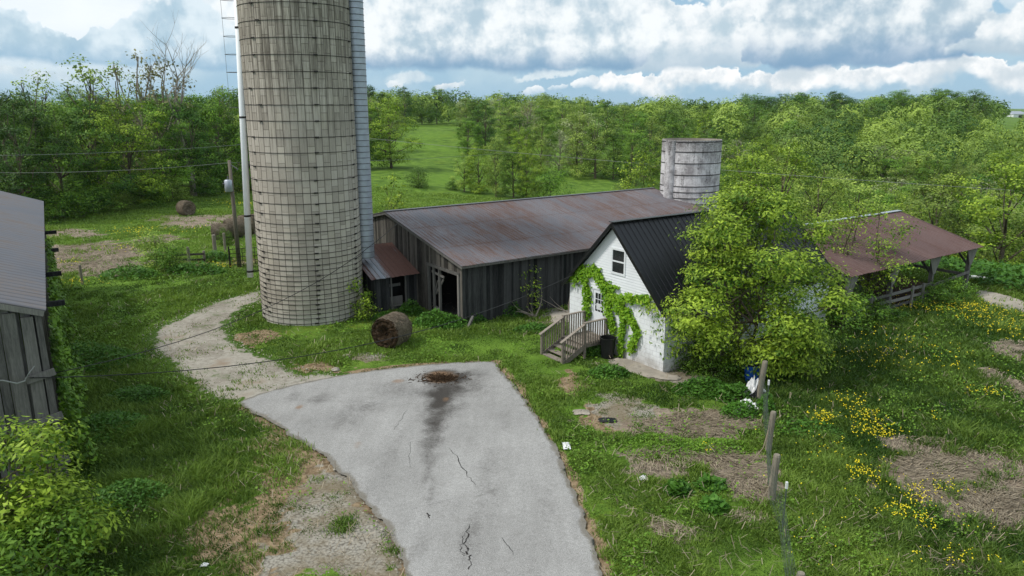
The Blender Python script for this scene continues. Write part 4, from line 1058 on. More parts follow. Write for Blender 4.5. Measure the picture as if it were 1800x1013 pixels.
# ------------------------------------------------------------------ bales and small things
def bale(px, py, R, L, yaw, label, grp, dark=False):
    b = P(px, py); rng = np.random.default_rng(int(px)); t = thing('hay_bale', label, 'hay bale', b, yaw, grp)
    n = 40; V = []; vs = []; fs = []; rows = 12
    for j in range(rows+1):
        x = -L/2+L*j/rows
        for k in range(n):
            a = 2*math.pi*k/n; e = 1-.07*(abs(2*j/rows-1)**6); r = R*e*(1+.05*(fbm(np.array([j*.7+px]), np.array([k*.35]), 3)[0]-.5)+.02*rng.normal())
            z = R*.92+r*math.sin(a); z = max(z, -.02); sag = 1+.05*max(0, -math.sin(a))
            vs.append((x+.02*rng.normal(), r*math.cos(a)*sag, z))
    fs = [(j*n+k, j*n+(k+1) % n, (j+1)*n+(k+1) % n, (j+1)*n+k) for j in range(rows) for k in range(n)]
    mb = MB(); mb.add(vs, fs)
    # frayed straw
    for i in range(700):
        a = rng.uniform(-.3, math.pi+.3); x = rng.uniform(-L/2, L/2); c = Vector((x, R*math.cos(a)*1.0, R*.92+R*math.sin(a)))
        tg = Vector((rng.normal()*.4, -math.sin(a), math.cos(a)+rng.normal()*.2)).normalized()*rng.uniform(.08, .25)
        nn = Vector((0, math.cos(a), math.sin(a)))*rng.uniform(.01, .06); sd = Vector((.008, 0, 0))
        mb.add([c-sd, c+sd, c+tg+nn], [(0, 1, 2)], rng.random())
    mb.build('wrapped_side', M['hay'], t)
    for s in (-1, 1):
        mb = MB(); vv = [(s*(L/2-.07), 0, R*.92)]; rr = 7
        for q in range(1, rr+1):
            for k in range(n):
                a = 2*math.pi*k/n; r = R*q/rr*.965; vv.append((s*(L/2-.0*q+.05*math.cos(q*3)*.5+.015*rng.normal()-(.12 if q < 3 else 0)-(.02 if q == rr else 0)), r*math.cos(a), max(R*.92+r*math.sin(a), -.02)))
        ff = [(0, 1+k, 1+(k+1) % n) for k in range(n)]+[(1+(q-1)*n+k, 1+q*n+k, 1+q*n+(k+1) % n, 1+(q-1)*n+(k+1) % n) for q in range(1, rr) for k in range(n)]
        mb.add(vv, ff)
        for i in range(260):
            a = rng.uniform(0, 2*math.pi); r = R*math.sqrt(rng.random())*.95; c = Vector((s*(L/2-.03), r*math.cos(a), max(R*.92+r*math.sin(a), 0)))
            tg = Vector((s*.05, rng.normal(), rng.normal())).normalized()*rng.uniform(.06, .18)
            mb.add([c, c+Vector((0, .01, .01)), c+tg+Vector((s*.03, 0, 0))], [(0, 1, 2)], rng.random())
        mb.build('end_face', M['hay_face'] if not dark else M['hay'], t)
bale(690, 607, .74, 1.2, R_(66), 'round brown hay bale alone on the grass by the driveway', 'round hay bales')
bale(328, 378, .74, 1.15, R_(-35), 'small grey round bale alone in the left field', 'round hay bales', True)
bale(388, 424, .72, 1.2, R_(20), 'grey weathered bale at the left end of the bale row', 'round hay bales', True)
bale(412, 417, .78, 1.25, R_(38), 'grey weathered bale second from the left in the bale row', 'round hay bales', True)
bale(434, 411, .8, 1.25, R_(15), 'grey weathered bale just left of the white pipe in the row', 'round hay bales', True)
bale(456, 406, .76, 1.2, R_(30), 'grey weathered bale between the white pipe and the silo', 'round hay bales', True)
def lathe(mb, prof, n=24):
    vs = [(r*math.cos(2*math.pi*k/n), r*math.sin(2*math.pi*k/n), z) for r, z in prof for k in range(n)]
    mb.add(vs, [(j*n+k, j*n+(k+1) % n, (j+1)*n+(k+1) % n, (j+1)*n+k) for j in range(len(prof)-1) for k in range(n)])
def small():
    rng = random.Random(9)
    b = hl(-.5, 2.75); t = thing('trash_can', 'black plastic bin against the white wall beside the deck', 'bin', b)
    mb = MB(); lathe(mb, [(.02, 0), (.27, 0), (.33, .85), (.36, .86), (.36, .9), (.31, .9), (.26, .1), (.02, .1)]); mb.build('body', M['black'], t, smooth=False)
    mb = MB(); mb.tube([(.34, -.1, .7), (.4, -.1, .72), (.4, .1, .72), (.34, .1, .7)], .015, 6); mb.tube([(-.34, -.1, .7), (-.4, -.1, .72), (-.4, .1, .72), (-.34, .1, .7)], .015, 6); mb.build('handle', M['black'], t)
    b = P(1321, 676); t = thing('blue_barrel', 'blue plastic barrel tilted under the big tree', 'barrel', b)
    mb = MB(); lathe(mb, [(.02, 0), (.2, 0), (.24, .12), (.25, .3), (.27, .32), (.25, .34), (.27, .6), (.29, .62), (.27, .64), (.28, .85), (.24, .9), (.23, .86), (.02, .84)]); o = mb.build('body', M['blue'], t, smooth=False); o.rotation_euler = (.08, -.1, 0)
    mb = MB(); lathe(mb, [(.285, .84), (.3, .86), (.3, .89), (.25, .91)]); o = mb.build('rim', M['black'], t); o.rotation_euler = (.08, -.1, 0)
    # crumpled plastic sheet
    def crumple(px, py, sx, sy, h, mat, name, label, cat, seed):
        b = P(px, py); r = np.random.default_rng(seed); n = 14; V = []
        for j in range(n):
            for i in range(n):
                u = i/(n-1)*2-1; v = j/(n-1)*2-1; d = max(0, 1-math.hypot(u, v)*.8)
                V.append((u*sx*(1+.2*r.normal()*.5), v*sy, h*d*r.uniform(.3, 1.2)+.04))
        mb = MB(); mb.add(V, [(j*n+i, j*n+i+1, (j+1)*n+i+1, (j+1)*n+i) for j in range(n-1) for i in range(n-1)]); o = mb.build(name, mat); o.location = b; tag(o, label, cat); return o
    crumple(1324, 697, .42, .34, .8, M['white_plastic'], 'plastic_sack', 'upper crumpled white sack against the tall fence post', 'sack', 1)
    crumple(1333, 705, .3, .2, .6, M['black'], 'plastic_sack', 'black crumpled plastic between the two white sacks', 'sack', 2)
    crumple(1312, 722, .5, .4, .42, M['white_plastic'], 'plastic_sack', 'lower crumpled white sack sprawled in the weeds', 'sack', 3)
    crumple(1131, 846, .13, .1, .12, M['white_plastic'], 'litter', 'crumpled white litter scrap on dead grass', 'litter', 4)
    crumple(1022, 728, .28, .22, .1, M['concrete'], 'ash_heap', 'pale ash heap in the grass right of the driveway', 'ash', 5)
    crumple(1068, 741, .3, .18, .1, M['black'], 'charred_heap', 'blackened burnt spot heap beside the pale ash', 'ash', 6)
    crumple(996, 786, .12, .25, .06, M['white_plastic'], 'litter', 'thin white litter strip at the driveway edge', 'litter', 7)
    for k, (px, py, lb) in enumerate([(195, 803, 'white scrap of litter in weeds, nearest the near barn'), (252, 812, 'white scrap of litter alone in the dark left grass'), (253, 927, 'white scrap of litter low in the left grass'), (158, 868, 'white scrap of litter beside the bright bush'), (360, 997, 'white scrap of litter on the soil at the photo bottom'), (238, 838, 'tiny pale litter scrap below the lone grass scrap')]):
        crumple(px, py, .09, .07, .07, M['white_plastic'], 'litter', lb, 'litter', 20+k)
    # debris pile on the drive
    b = P(776, 668); mb = MB(); r = np.random.default_rng(3)
    for i in range(500):
        a = r.uniform(0, 6.28); d = abs(r.normal())*.38; c = Vector((d*math.cos(a)*1.4, d*math.sin(a)*.8, .12*math.exp(-d*d*4)*r.random()+.03)); tg = Vector((r.normal(), r.normal(), r.normal()*.25)).normalized()*r.uniform(.05, .22)
        mb.bar(c, c+tg, r.uniform(.01, .03), .012, r.random())
    o = mb.build('debris_pile', M['debris']); o.location = b; tag(o, 'low dark heap of rotted debris on the asphalt', 'debris', kind='stuff')
    # fallen dead branches by the barn wall
    for k, (px, py, s, lb) in enumerate([(1000, 553, 1.0, 'bare dead branch fallen on the slab by the barn'), (940, 560, .8, 'small bare dead branch left of the concrete slab')]):
        b = P(px, py); mb = MB(); rr = random.Random(k+3)
        for i in range(9):
            a = Vector((0, 0, .05)); d = Vector((rr.uniform(-1, .9), rr.uniform(-.3, .6), rr.uniform(.15, .75))).normalized(); pts = [a]; L = rr.uniform(1.2, 2.6)*s
            for q in range(6): d = (d+Vector((rr.uniform(-.25, .25), rr.uniform(-.25, .25), rr.uniform(-.2, .15)))).normalized(); pts.append(pts[-1]+d*L/6)
            mb.tube(pts, [.03*(1-.14*q) for q in range(7)], 5)
        o = mb.build('dead_branch', M['deadbark']); o.location = b; tag(o, lb, 'branch', 'fallen dead branches')
    b = P(822, 578); mb = MB(); mb.bar((0, 0, 0), (.25, .4, .5), .12, .1); o = mb.build('timber_offcut', M['board_light']); o.location = b; tag(o, 'grey timber stub leaning in weeds at the barn corner', 'timber')
    b = P(812, 560); mb = MB(); mb.bar((0, -.4, 0), (.02, -.4, 1.25), .04, .04); o = mb.build('thin_stake', M['white_plastic']); o.location = b; tag(o, 'thin pale stake in front of the barn corner', 'stake')
    b = P(1716, 497); mb = MB(); mb.tube([(-.5, 0, .35), (.8, -.3, .3)], .11, 12); o = mb.build('plastic_pipe', M['white_plastic']); o.location = b; tag(o, 'short white pipe lying in weeds near the path', 'pipe')
    # rocks
    for k, (px, py, lb) in enumerate([(590, 652, 'small pale rock at the top edge of the driveway'), (609, 630, 'flat grey rock in grass left of the round bale'), (1120, 650, 'dark flat stone on the broken strip by the house')]):
        b = P(px, py); r = np.random.default_rng(k); mb = MB(); pts = []
        for j in range(5):
            for q in range(8): a = 2*math.pi*q/8; e = math.sin(math.pi*(j+.5)/5.); pts.append((.18*e*math.cos(a)*r.uniform(.8, 1.3), .14*e*math.sin(a)*r.uniform(.8, 1.3), .09*(1-j/2.)*-1+.05))
        mb.add(pts, [(j*8+q, j*8+(q+1) % 8, (j+1)*8+(q+1) % 8, (j+1)*8+q) for j in range(4) for q in range(8)]+[tuple(range(32, 40))]); o = mb.build('rock', M['concrete']); o.location = b; tag(o, lb, 'rock')
    # far shed
    b = P(1782, 206); k = m_per_px(b[1])/.23
    t = thing('far_shed', 'distant white metal shed among trees at the far right', 'shed', b, R_(15), scale=(k, k, k))
    mb = MB(); mb.box(-3.6, 3.6, -3, 3, -2, 1.2); mb.build('wall', M['siding'], t); mb = MB(); mb.add([(-3.8, -3.2, 1.15), (3.8, -3.2, 1.15), (3.0, 0, 2.3), (-3.0, 0, 2.3), (-3.8, 3.2, 1.15), (3.8, 3.2, 1.15)], [(0, 1, 2, 3), (3, 2, 5, 4), (0, 3, 4), (1, 5, 2)]); mb.build('roof', M['galv'], t)
    mb = MB(); mb.box(-1.0, 3, -3.06, -3.01, -1, .8); mb.build('door', M['dark_inside'], t)
small()

# ------------------------------------------------------------------ vegetation
def leaf_quads(C, N, S, asp, rng, curl=.0):
    "diamond leaves: centre, normal, size"
    n = len(C); N = N/np.linalg.norm(N, axis=1, keepdims=True)
    r = rng.normal(size=(n, 3)); T = np.cross(N, r); T /= np.linalg.norm(T, axis=1, keepdims=True)+1e-9
    B = np.cross(N, T); S = np.asarray(S).reshape(-1, 1)
    V = np.empty((n, 4, 3)); V[:, 0] = C-T*S*.5; V[:, 1] = C+B*S*asp*.5-T*S*.05-N*S*curl; V[:, 2] = C+T*S*.5-N*S*curl; V[:, 3] = C-B*S*asp*.5-T*S*.05-N*S*curl
    return V.reshape(-1, 3), np.arange(n*4).reshape(n, 4)
def mesh_only(o):
    me = o.data; bpy.data.objects.remove(o); return me
def tree_meshes(seed, H, R, base, nl, nclump, leaves, leaf, clump_r, leafmat, barkmat, limb=.5, asp=.6, flat=.5, updir=.35, trunk_r=None, stems=1, lobe=.42, twigs=3, squash=1.0):
    rng = np.random.default_rng(seed); rr = random.Random(seed)
    lobes = []; ga = 2.39996
    for i in range(nl):
        t = (i+.5)/nl; h = base+(1-base)*t*.93; prof = math.sqrt(max(.05, 1-((t-.42)/.66)**2))
        a = i*ga+rng.uniform(-.6, .6); rad = R*prof*rng.uniform(.3, .88)
        if i == nl-1: rad *= .3
        lobes.append((np.array([rad*math.cos(a), rad*math.sin(a), h*H-.1*H*(1-t)*0]), R*lobe*rng.uniform(.7, 1.25)*(1-.25*t)))
    C = []; N = []; tint = []
    per = np.array([l[1]**2 for l in lobes]); per = per/per.sum()
    clumps = []
    for (c, lr), f in zip(lobes, per):
        k = max(3, int(nclump*f)); d = rng.normal(size=(k, 3)); d[:, 2] += updir; d /= np.linalg.norm(d, axis=1, keepdims=True)
        rad = lr*rng.uniform(.5, 1.08, size=(k, 1))**.6; q = c+d*rad*np.array([1, 1, .8*squash]); q[:, 2] = np.maximum(q[:, 2], base*H*.75)
        clumps.append((c, q))
        lt = rng.uniform(-.15, .15)
        for p, dd in zip(q, d):
            m = max(2, int(leaves*rng.uniform(.6, 1.4))); o = rng.normal(size=(m, 3))*clump_r*np.array([1, 1, flat]); C.append(p+o)
            N.append(np.array([0, 0, .75])+dd*.95+rng.normal(size=(m, 3))*.45+o/clump_r*.25)
            tint.append(np.clip(.42+lt+rng.uniform(-.3, .3)+.2*o[:, 2]/(clump_r*flat+.01)+rng.uniform(-.15, .15, m), 0, 1))
    C = np.concatenate(C); N = np.concatenate(N); tint = np.concatenate(tint)
    V, F = leaf_quads(C, N, leaf*rng.uniform(.6, 1.35, len(C)), asp, rng, .08)
    crown = mesh_only(fast_mesh('crown', V, [F], tint, leafmat))
    mb = MB(); tr = trunk_r or H*.016+.04
    axes = []
    for s in range(stems):
        a = 6.28*s/max(stems, 1)+seed; off = (0 if stems == 1 else .16)
        pts = []; x = off*math.cos(a); y = off*math.sin(a); topz = H*(.82 if stems == 1 else .7)
        n = 7; dx = rng.uniform(-.04, .04)+(0 if stems == 1 else .22*R/H*math.cos(a)*2); dy = rng.uniform(-.04, .04)+(0 if stems == 1 else .22*R/H*math.sin(a)*2)
        for k in range(n+1): z = -.4+(topz+.4)*k/n; pts.append((x+dx*max(z, 0)+rng.normal()*.015*z, y+dy*max(z, 0)+rng.normal()*.015*z, z))
        mb.tube(pts, [tr/math.sqrt(stems)*(1.25 if k == 0 else 1-.85*k/n) for k in range(n+1)], 7, rr.random()); axes.append(pts)
    for i, (c, q) in enumerate(clumps):
        ax = axes[i % stems]; zt = c[2]*rr.uniform(.45, .7); k = min(range(len(ax)), key=lambda k: abs(ax[k][2]-zt)); s = Vector(ax[k]); e = Vector(c)
        mid = s.lerp(e, .5)+Vector((rng.normal()*.05, rng.normal()*.05, -.06))*R; r0 = tr*limb*(1-.5*k/len(ax))
        mb.tube([s, mid, e], [r0, r0*.6, r0*.3], 5, rr.random(), False)
        for j in range(min(twigs, len(q))):
            w_ = Vector(q[rr.randrange(len(q))]); mb.tube([e.lerp(s, .15), e.lerp(w_, .55)+Vector((0, 0, .03*R)), w_], [r0*.28, r0*.18, r0*.07], 3, rr.random(), False)
    trunk = mesh_only(mb.build('trunk', barkmat))
    return crown, trunk
def put_tree(meshes, loc, label, group=None, sc_=1.0, rz=0.0, name='tree', cat='tree', sz=1.0, sink=.05):
    t = thing(name, label, cat, (loc[0], loc[1], loc[2]-sink), rz, group, (sc_, sc_, sc_*sz))
    for nm, me in zip(('crown', 'trunk'), meshes):
        if me is None: continue
        o = bpy.data.objects.new(nm, me); COL.objects.link(o); o.parent = t
    return t
def bare_mesh(seed, H, R, mat):
    rr = random.Random(seed); mb = MB()
    def br(p, d, L, r, dep):
        pts = [p]; q = p
        for k in range(4): d = (d+Vector((rr.uniform(-.14, .14), rr.uniform(-.14, .14), rr.uniform(-.02, .1)))).normalized(); q = q+d*L/4; pts.append(q)
        mb.tube(pts, [r*(1-.15*k) for k in range(5)], 5 if dep < 2 else 3, rr.random(), False)
        if dep < 4:
            for j in range(rr.choice([3, 4]) if dep < 3 else 3):
                k = rr.choice([2, 3, 4, 4]); nd = (d*.7+Vector((rr.uniform(-1, 1), rr.uniform(-1, 1), rr.uniform(.0, .8)))*.75).normalized(); br(pts[k], nd, L*rr.uniform(.5, .72), r*.42, dep+1)
    br(Vector((0, 0, -.3)), Vector((0, 0, 1)), H*.5, H*.02+.05, 0)
    return mesh_only(mb.build('trunk', mat))
rngF = random.Random(100)
T = {}
# species: leaf material, H, R ... leaf size suits the distance they stand at
def spec(key, bark, H, R, base, nl, ncl, lv, leaf, cr, lm, n=2, **kw):
    T[key] = [tree_meshes(1000+len(T)*10+i, H*rngF.uniform(.92, 1.08), R*rngF.uniform(.9, 1.1), base, nl, ncl, lv, leaf, cr, M[lm], M[bark], **kw) for i in range(n)]
spec('dark', 'bark', 12, 4.6, .08, 17, 430, 34, .2, .34, 'leaf_dark', 3, lobe=.36)
spec('mid', 'bark', 11.5, 4.4, .08, 16, 420, 34, .2, .34, 'leaf_mid', 3, lobe=.36)
spec('bright', 'bark', 11, 4.5, .07, 16, 430, 34, .2, .34, 'leaf_bright', 2, lobe=.37)
spec('olive', 'bark', 11, 4.2, .08, 15, 360, 30, .2, .34, 'leaf_olive', 3, lobe=.35)
spec('pale', 'deadbark', 11, 3.6, .15, 15, 210, 11, .28, .44, 'leaf_pale', 2, lobe=.38, limb=.6, twigs=6)
spec('brown', 'deadbark', 11, 3.2, .22, 13, 130, 8, .26, .42, 'leaf_brown', 2, lobe=.34, limb=.6, twigs=8)
spec('sparse', 'bark', 14, 3.2, .35, 13, 150, 9, .28, .42, 'leaf_olive', 2, lobe=.34, limb=.55, twigs=6)
spec('bushd', 'bark', 3.4, 2.3, .04, 15, 330, 14, .17, .26, 'leaf_mid', 2, lobe=.5)
spec('busho', 'bark', 3.4, 2.1, .04, 14, 260, 12, .17, .28, 'leaf_olive', 2, lobe=.45, twigs=5)
T['bare'] = [(None, bare_mesh(5, 15, 4, M['deadbark'])), (None, bare_mesh(9, 13, 4, M['deadbark']))]
_b = T['bare'][0][1]; _h = max(v.co.z for v in _b.vertices); T['bare'] = T['bare'][:1]
HT = {'dark': 12, 'mid': 11.5, 'bright': 11, 'olive': 11, 'pale': 11, 'brown': 11, 'sparse': 14, 'bushd': 3.4, 'busho': 3.4, 'bare': _h}
RT = {'dark': 4.3, 'mid': 4, 'bright': 4.2, 'olive': 3.6, 'pale': 3.2, 'brown': 3.0, 'sparse': 3.2, 'bushd': 2.3, 'busho': 2.1, 'bare': 3}
WORD = {'dark': 'dark green', 'mid': 'mid green', 'bright': 'bright green', 'olive': 'yellow green', 'pale': 'pale greyish', 'brown': 'brownish thin', 'sparse': 'tall thin-crowned', 'bushd': 'dark green', 'busho': 'olive', 'bare': 'leafless grey'}
def topx(x, y, z):
    "project world to photo pixel"
    zc = y*math.cos(PITCH)-(z-CAMH)*math.sin(PITCH); yc = y*math.sin(PITCH)+(z-CAMH)*math.cos(PITCH)
    return 900+FPX*x/zc, 506.5-FPX*yc/zc
NT = 0
def plant(key, x, y, h, label, group=None, wscale=1.0, name='tree', cat='tree'):
    global NT; NT += 1
    s = h/HT[key]; z = gzf(x, y)
    t = put_tree(T[key][rngF.randrange(len(T[key]))], (x, y, z), label, group, s*wscale, rngF.uniform(0, 6.28), name, cat, 1/wscale)
    return t
# hand-placed trees and bushes of the middle distance: base px, base py, top py, key, width scale, label
HAND = [
 (688, 296, 180, 'bright', 1.05, 'round bright green tree standing right beside the tall silo'),
 (655, 268, 160, 'dark', 1.0, 'dark tree directly behind the round bright tree'),
 (712, 222, 158, 'dark', .9, 'dark tree on the slope behind the round bright tree'),
 (742, 219, 168, 'mid', 1.0, 'shorter tree left of the pointed tree on the hill meadow'),
 (768, 218, 150, 'mid', .8, 'tallest pointed tree at the left end of the hill meadow'),
 (788, 214, 166, 'dark', .8, 'dark tree at the right foot of the pointed tree'),
 (816, 338, 268, 'olive', .9, 'leftmost yellow green tree of the small pasture grove'),
 (842, 340, 256, 'bright', .85, 'bright tree second from the left in the pasture grove'),
 (872, 346, 240, 'olive', .85, 'tallest tree in the middle of the pasture grove'),
 (903, 348, 255, 'mid', .85, 'tree right of the tallest in the pasture grove'),
 (925, 350, 268, 'bright', .75, 'rightmost tree of the pasture grove beside the round bush'),
 (853, 266, 186, 'dark', 1.0, 'broad dark tree behind the pasture grove'),
 (822, 272, 205, 'mid', .9, 'mid green tree left of the broad dark tree behind the grove'),
 (893, 246, 170, 'dark', .8, 'narrow dark tree behind right of the broad dark tree'),
 (930, 240, 176, 'pale', 1.0, 'pale pinkish grey blossoming tree over the grove'),
 (915, 304, 228, 'bright', .8, 'bright green small tree right behind the grove'),
 (950, 306, 212, 'olive', .85, 'first yellow green tree of the pasture treeline'),
 (982, 308, 226, 'pale', 1.05, 'white blossoming tree in the pasture treeline'),
 (1014, 311, 204, 'olive', .9, 'large yellow green tree right of the white blossoms'),
 (1046, 314, 190, 'olive', .95, 'tallest pale yellow green tree of the pasture treeline'),
 (1078, 316, 238, 'mid', .9, 'lower tree right of the tallest pale one in the treeline'),
 (1108, 318, 222, 'mid', .9, 'mid green tree in the right half of the treeline'),
 (1142, 320, 205, 'olive', .95, 'yellow green tree left of the small silo'),
 (1180, 322, 212, 'mid', .95, 'tree directly behind the small silo'),
]
for bx, by, ty, key, ws, lb in HAND:
    p = P(bx, by); k = m_per_px(p[1])
    plant(key, p[0], p[1], (by-ty)*k*1.03, lb, None, ws)
def bushp(bx, by, h, key, lb, ws=1.0, grp=None, mat=None):
    p = P(bx, by); return plant(key, p[0], p[1], h, lb, grp, ws, 'shrub', 'shrub')
bushp(736, 330, 2.5, 'bushd', 'dark round shrub alone in the green pasture', 1.0)
bushp(795, 334, 1.4, 'bushd', 'small dark shrub left of the pasture grove', 1.0)
bushp(968, 350, 3.9, 'bushd', 'big round bush above the long barn ridge', 1.0)
bushp(945, 350, 2.4, 'busho', 'low bush between the grove and the big round bush', 1.0)
bushp(1060, 352, 1.3, 'bushd', 'low shrub peeking over the barn roof', 1.4)
bushp(1090, 345, 1.8, 'busho', 'olive shrub behind the far end of the long barn', 1.3)
bushp(277, 473, 2.5, 'busho', 'tangled olive shrub by the plank rails', 1.0)
bushp(300, 476, 1.9, 'bushd', 'lower dark shrub at the right foot of the tangled shrub', .9)
bushp(395, 432, 1.2, 'bushd', 'small dark shrub growing against the bales', .8)
bushp(1478, 575, 1.9, 'bushd', 'dark bush under the left end of the cattle shed', 1.3)
bushp(1535, 566, 1.2, 'bushd', 'dark bush in front of the feed rails', 1.4)
bushp(1418, 592, 1.1, 'bushd', 'dark bush at the right foot of the big tree', 1.2)
bushp(1640, 538, 1.3, 'bushd', 'bush in front of the cattle shed middle post', 1.3)
bushp(1672, 530, 1.4, 'bushd', 'rounded dark bush at the right end of the cattle shed', 1.25)
bushp(1220, 655, 1.1, 'bushd', 'low dark shrub at the foot of the white side wall', 1.2)
bushp(1265, 662, 1.4, 'bushd', 'dark shrub under the left half of the big tree', 1.2)

CLEAR = [[(650, 300), (735, 300), (700, 255), (725, 222), (800, 216), (800, 262), (772, 325), (800, 342), (945, 352), (930, 300), (880, 290), (1010, 292), (1095, 296), (1160, 322), (1165, 360), (640, 372)],
         [(1050, 222), (1112, 222), (1118, 242), (1050, 242)], [(1755, 190), (1806, 190), (1806, 214), (1755, 214)]]
def inpoly(x, y, poly):
    c = False; j = len(poly)-1
    for i in range(len(poly)):
        if (poly[i][1] > y) != (poly[j][1] > y) and x < (poly[j][0]-poly[i][0])*(y-poly[i][1])/(poly[j][1]-poly[i][1])+poly[i][0]: c = not c
        j = i
    return c
SHOWN = 1
placed = [tuple(P(h[0], h[1])[:2]) for h in HAND]
def scatter(n, region, dmin, keys, hrange, labelf, group, clear=True, xlim=.78, wr=(.9, 1.2)):
    cnt = 0; tries = 0; xs = [p[0] for p in region]; ys = [p[1] for p in region]
    while cnt < n and tries < n*60:
        tries += 1; x = rngF.uniform(min(xs), max(xs)); y = rngF.uniform(min(ys), max(ys))
        if abs(x) > y*xlim+6 or not inpoly(x, y, region): continue
        dm = dmin*(1+y/400)
        if any((x-a)**2+(y-b)**2 < dm*dm for a, b in placed): continue
        h = rngF.uniform(*hrange); z = gzf(x, y)
        if clear:
            bad = False
            for f in (0, .45, .9):
                q = topx(x, y, z+h*f)
                for dx in (-2.5, 2.5):
                    q2 = topx(x+dx, y, z+h*f)
                    if any(inpoly(q2[0], q2[1], c) for c in CLEAR): bad = True
            if bad: continue
        key = rngF.choices([k for k, _ in keys], [w_ for _, w_ in keys])[0]
        plant(key, x, y, h*(1.25 if key in ('sparse', 'bare') else 1), labelf(key), group, rngF.uniform(*wr)); placed.append((x, y)); cnt += 1
    return cnt
# left wood
edge = [tuple(P(a, b)[:2]) for a, b in [(35, 404), (100, 394), (165, 384), (225, 374), (285, 362), (340, 352), (392, 343), (440, 338), (480, 330)]]
for i, (x, y) in enumerate(edge):
    key = ['dark', 'mid', 'dark', 'bright', 'mid', 'dark', 'mid', 'mid', 'mid'][i]
    plant(key, x-1.6, y+4.2, [11.6, 12.0, 10.6, 11.4, 10.6, 11.6, 13.6, 13.4, 12][i],
          ['large dark tree at the left photo edge behind the near barn roof', 'large domed mid green tree at the left wood front', 'dark edge tree just right of the large domed one', 'bright edge tree in the middle of the left wood front', 'mid green edge tree behind the small lone bale', 'low dark edge tree behind the leafless snag', 'edge tree left of the white pipe', 'tree behind the white filler pipe', 'mid green tree hidden partly behind the tall silo'][i], None, 1.0)
    placed.append((x-1.6, y+4.2))
n1 = scatter(50, [(-110, 70), (edge[0][0]-3, edge[0][1]+8), (edge[2][0]-3, edge[2][1]+9), (edge[4][0]-3, edge[4][1]+9), (edge[6][0]-2, edge[6][1]+9), (edge[8][0], edge[8][1]+8), (-20, 150), (-120, 170)], 4.6, [('dark', 5), ('mid', 4), ('bright', 1), ('sparse', .7), ('olive', .6)], (10.2, 12.4), lambda k: '%s tree inside the dense left wood' % WORD[k], 'trees of the left wood')
for px, Y, h, key, lb in [(150, 78, 16.5, 'sparse', 'tall thin-crowned tree rising above the left wood'), (60, 84, 15.5, 'sparse', 'thin-crowned tree above the wood near the left edge'), (250, 84, 16, 'brown', 'brownish sparse tree rising left of the bare snag'), (285, 88, 15.5, 'brown', 'second brownish sparse tree next to the bare snag'), (322, 86, 20.5, 'bare', 'bare grey snag with forked limbs above the left wood'), (205, 90, 15.2, 'sparse', 'slim-topped tree between the tallest and the brownish ones')]:
    x = at(px, 150, Y).x; plant(key, x, Y, h, lb)
for i in range(12):   # understory at the wood's foot
    x0, y0 = edge[i % 8]; x1, y1 = edge[i % 8+1]; f = rngF.random(); plant('bushd' if i % 2 else 'busho', x0+(x1-x0)*f-1, y0+(y1-y0)*f+2.2, rngF.uniform(1.6, 3.0), 'undergrowth bush at the foot of the left wood', 'undergrowth at the left wood', 1.2, 'shrub', 'shrub')
# centre
n2 = scatter(58, [(-35, 150), (-10, 130), (30, 122), (60, 150), (80, 215), (-75, 235)], 5.0, [('dark', 3), ('mid', 4), ('bright', 2), ('olive', 3), ('pale', .7), ('brown', .5)], (8, 10.5), lambda k: '%s tree in the wood beyond the pasture' % WORD[k], 'trees beyond the pasture', wr=(1.05, 1.35))
n3 = scatter(145, [(20, 58), (34, 52), (44, 50), (60, 54), (82, 84), (112, 150), (50, 165), (28, 120)], 3.7, [('olive', 5), ('mid', 3), ('bright', 2.4), ('dark', .9), ('brown', .6), ('pale', .4)], (7.0, 10.5), lambda k: '%s tree in the valley wood behind the cattle shed' % WORD[k], 'trees of the valley wood', wr=(1.05, 1.4))
rim = scatter(16, [(70, 222), (140, 222), (150, 250), (75, 255)], 6, [('dark', 5), ('mid', 3)], (10, 12.5), lambda k: '%s tree on the skyline ridge to the right' % WORD[k], 'trees of the skyline ridge', wr=(1.1, 1.5))
for px, Y, ty, key, lb in [(1352, 236, 170, 'dark', 'dark rounded skyline tree left of the taller pair'), (1378, 240, 166, 'dark', 'dark taller skyline tree above the small silo right side'), (1478, 232, 164, 'dark', 'lone rounded dark tree standing above the skyline'),
    (1560, 238, 172, 'mid', 'skyline tree right of the lone rounded one'), (1606, 236, 167, 'dark', 'skyline tree left of the tallest ridge crown'), (1650, 232, 163, 'mid', 'broadest crown on the right skyline ridge'), (1700, 234, 166, 'dark', 'last tall crown before the ridge drops to the far shed'), (1100, 250, 176, 'mid', 'small skyline tree left of the small silo'), (1240, 245, 177, 'dark', 'small dark skyline tree right above the small silo')]:
    q = at(px, ty, Y); plant(key, q.x, Y, q.z-gzf(q.x, Y), lb, None, 1.15)
print('trees', NT, n1, n2, n3, rim)
for i, (bx, by, h) in enumerate([(1745, 470, 3.2), (1705, 455, 2.8), (1790, 480, 3.6), (1640, 440, 2.6)]):
    bushp(bx, by, h, 'busho', ['yellow green bush behind the corner of the cattle shed', 'olive bush just right of the brown roof corner', 'large bush at the right photo edge above the weeds', 'bush seen under the brown roof end'][i], 1.1)
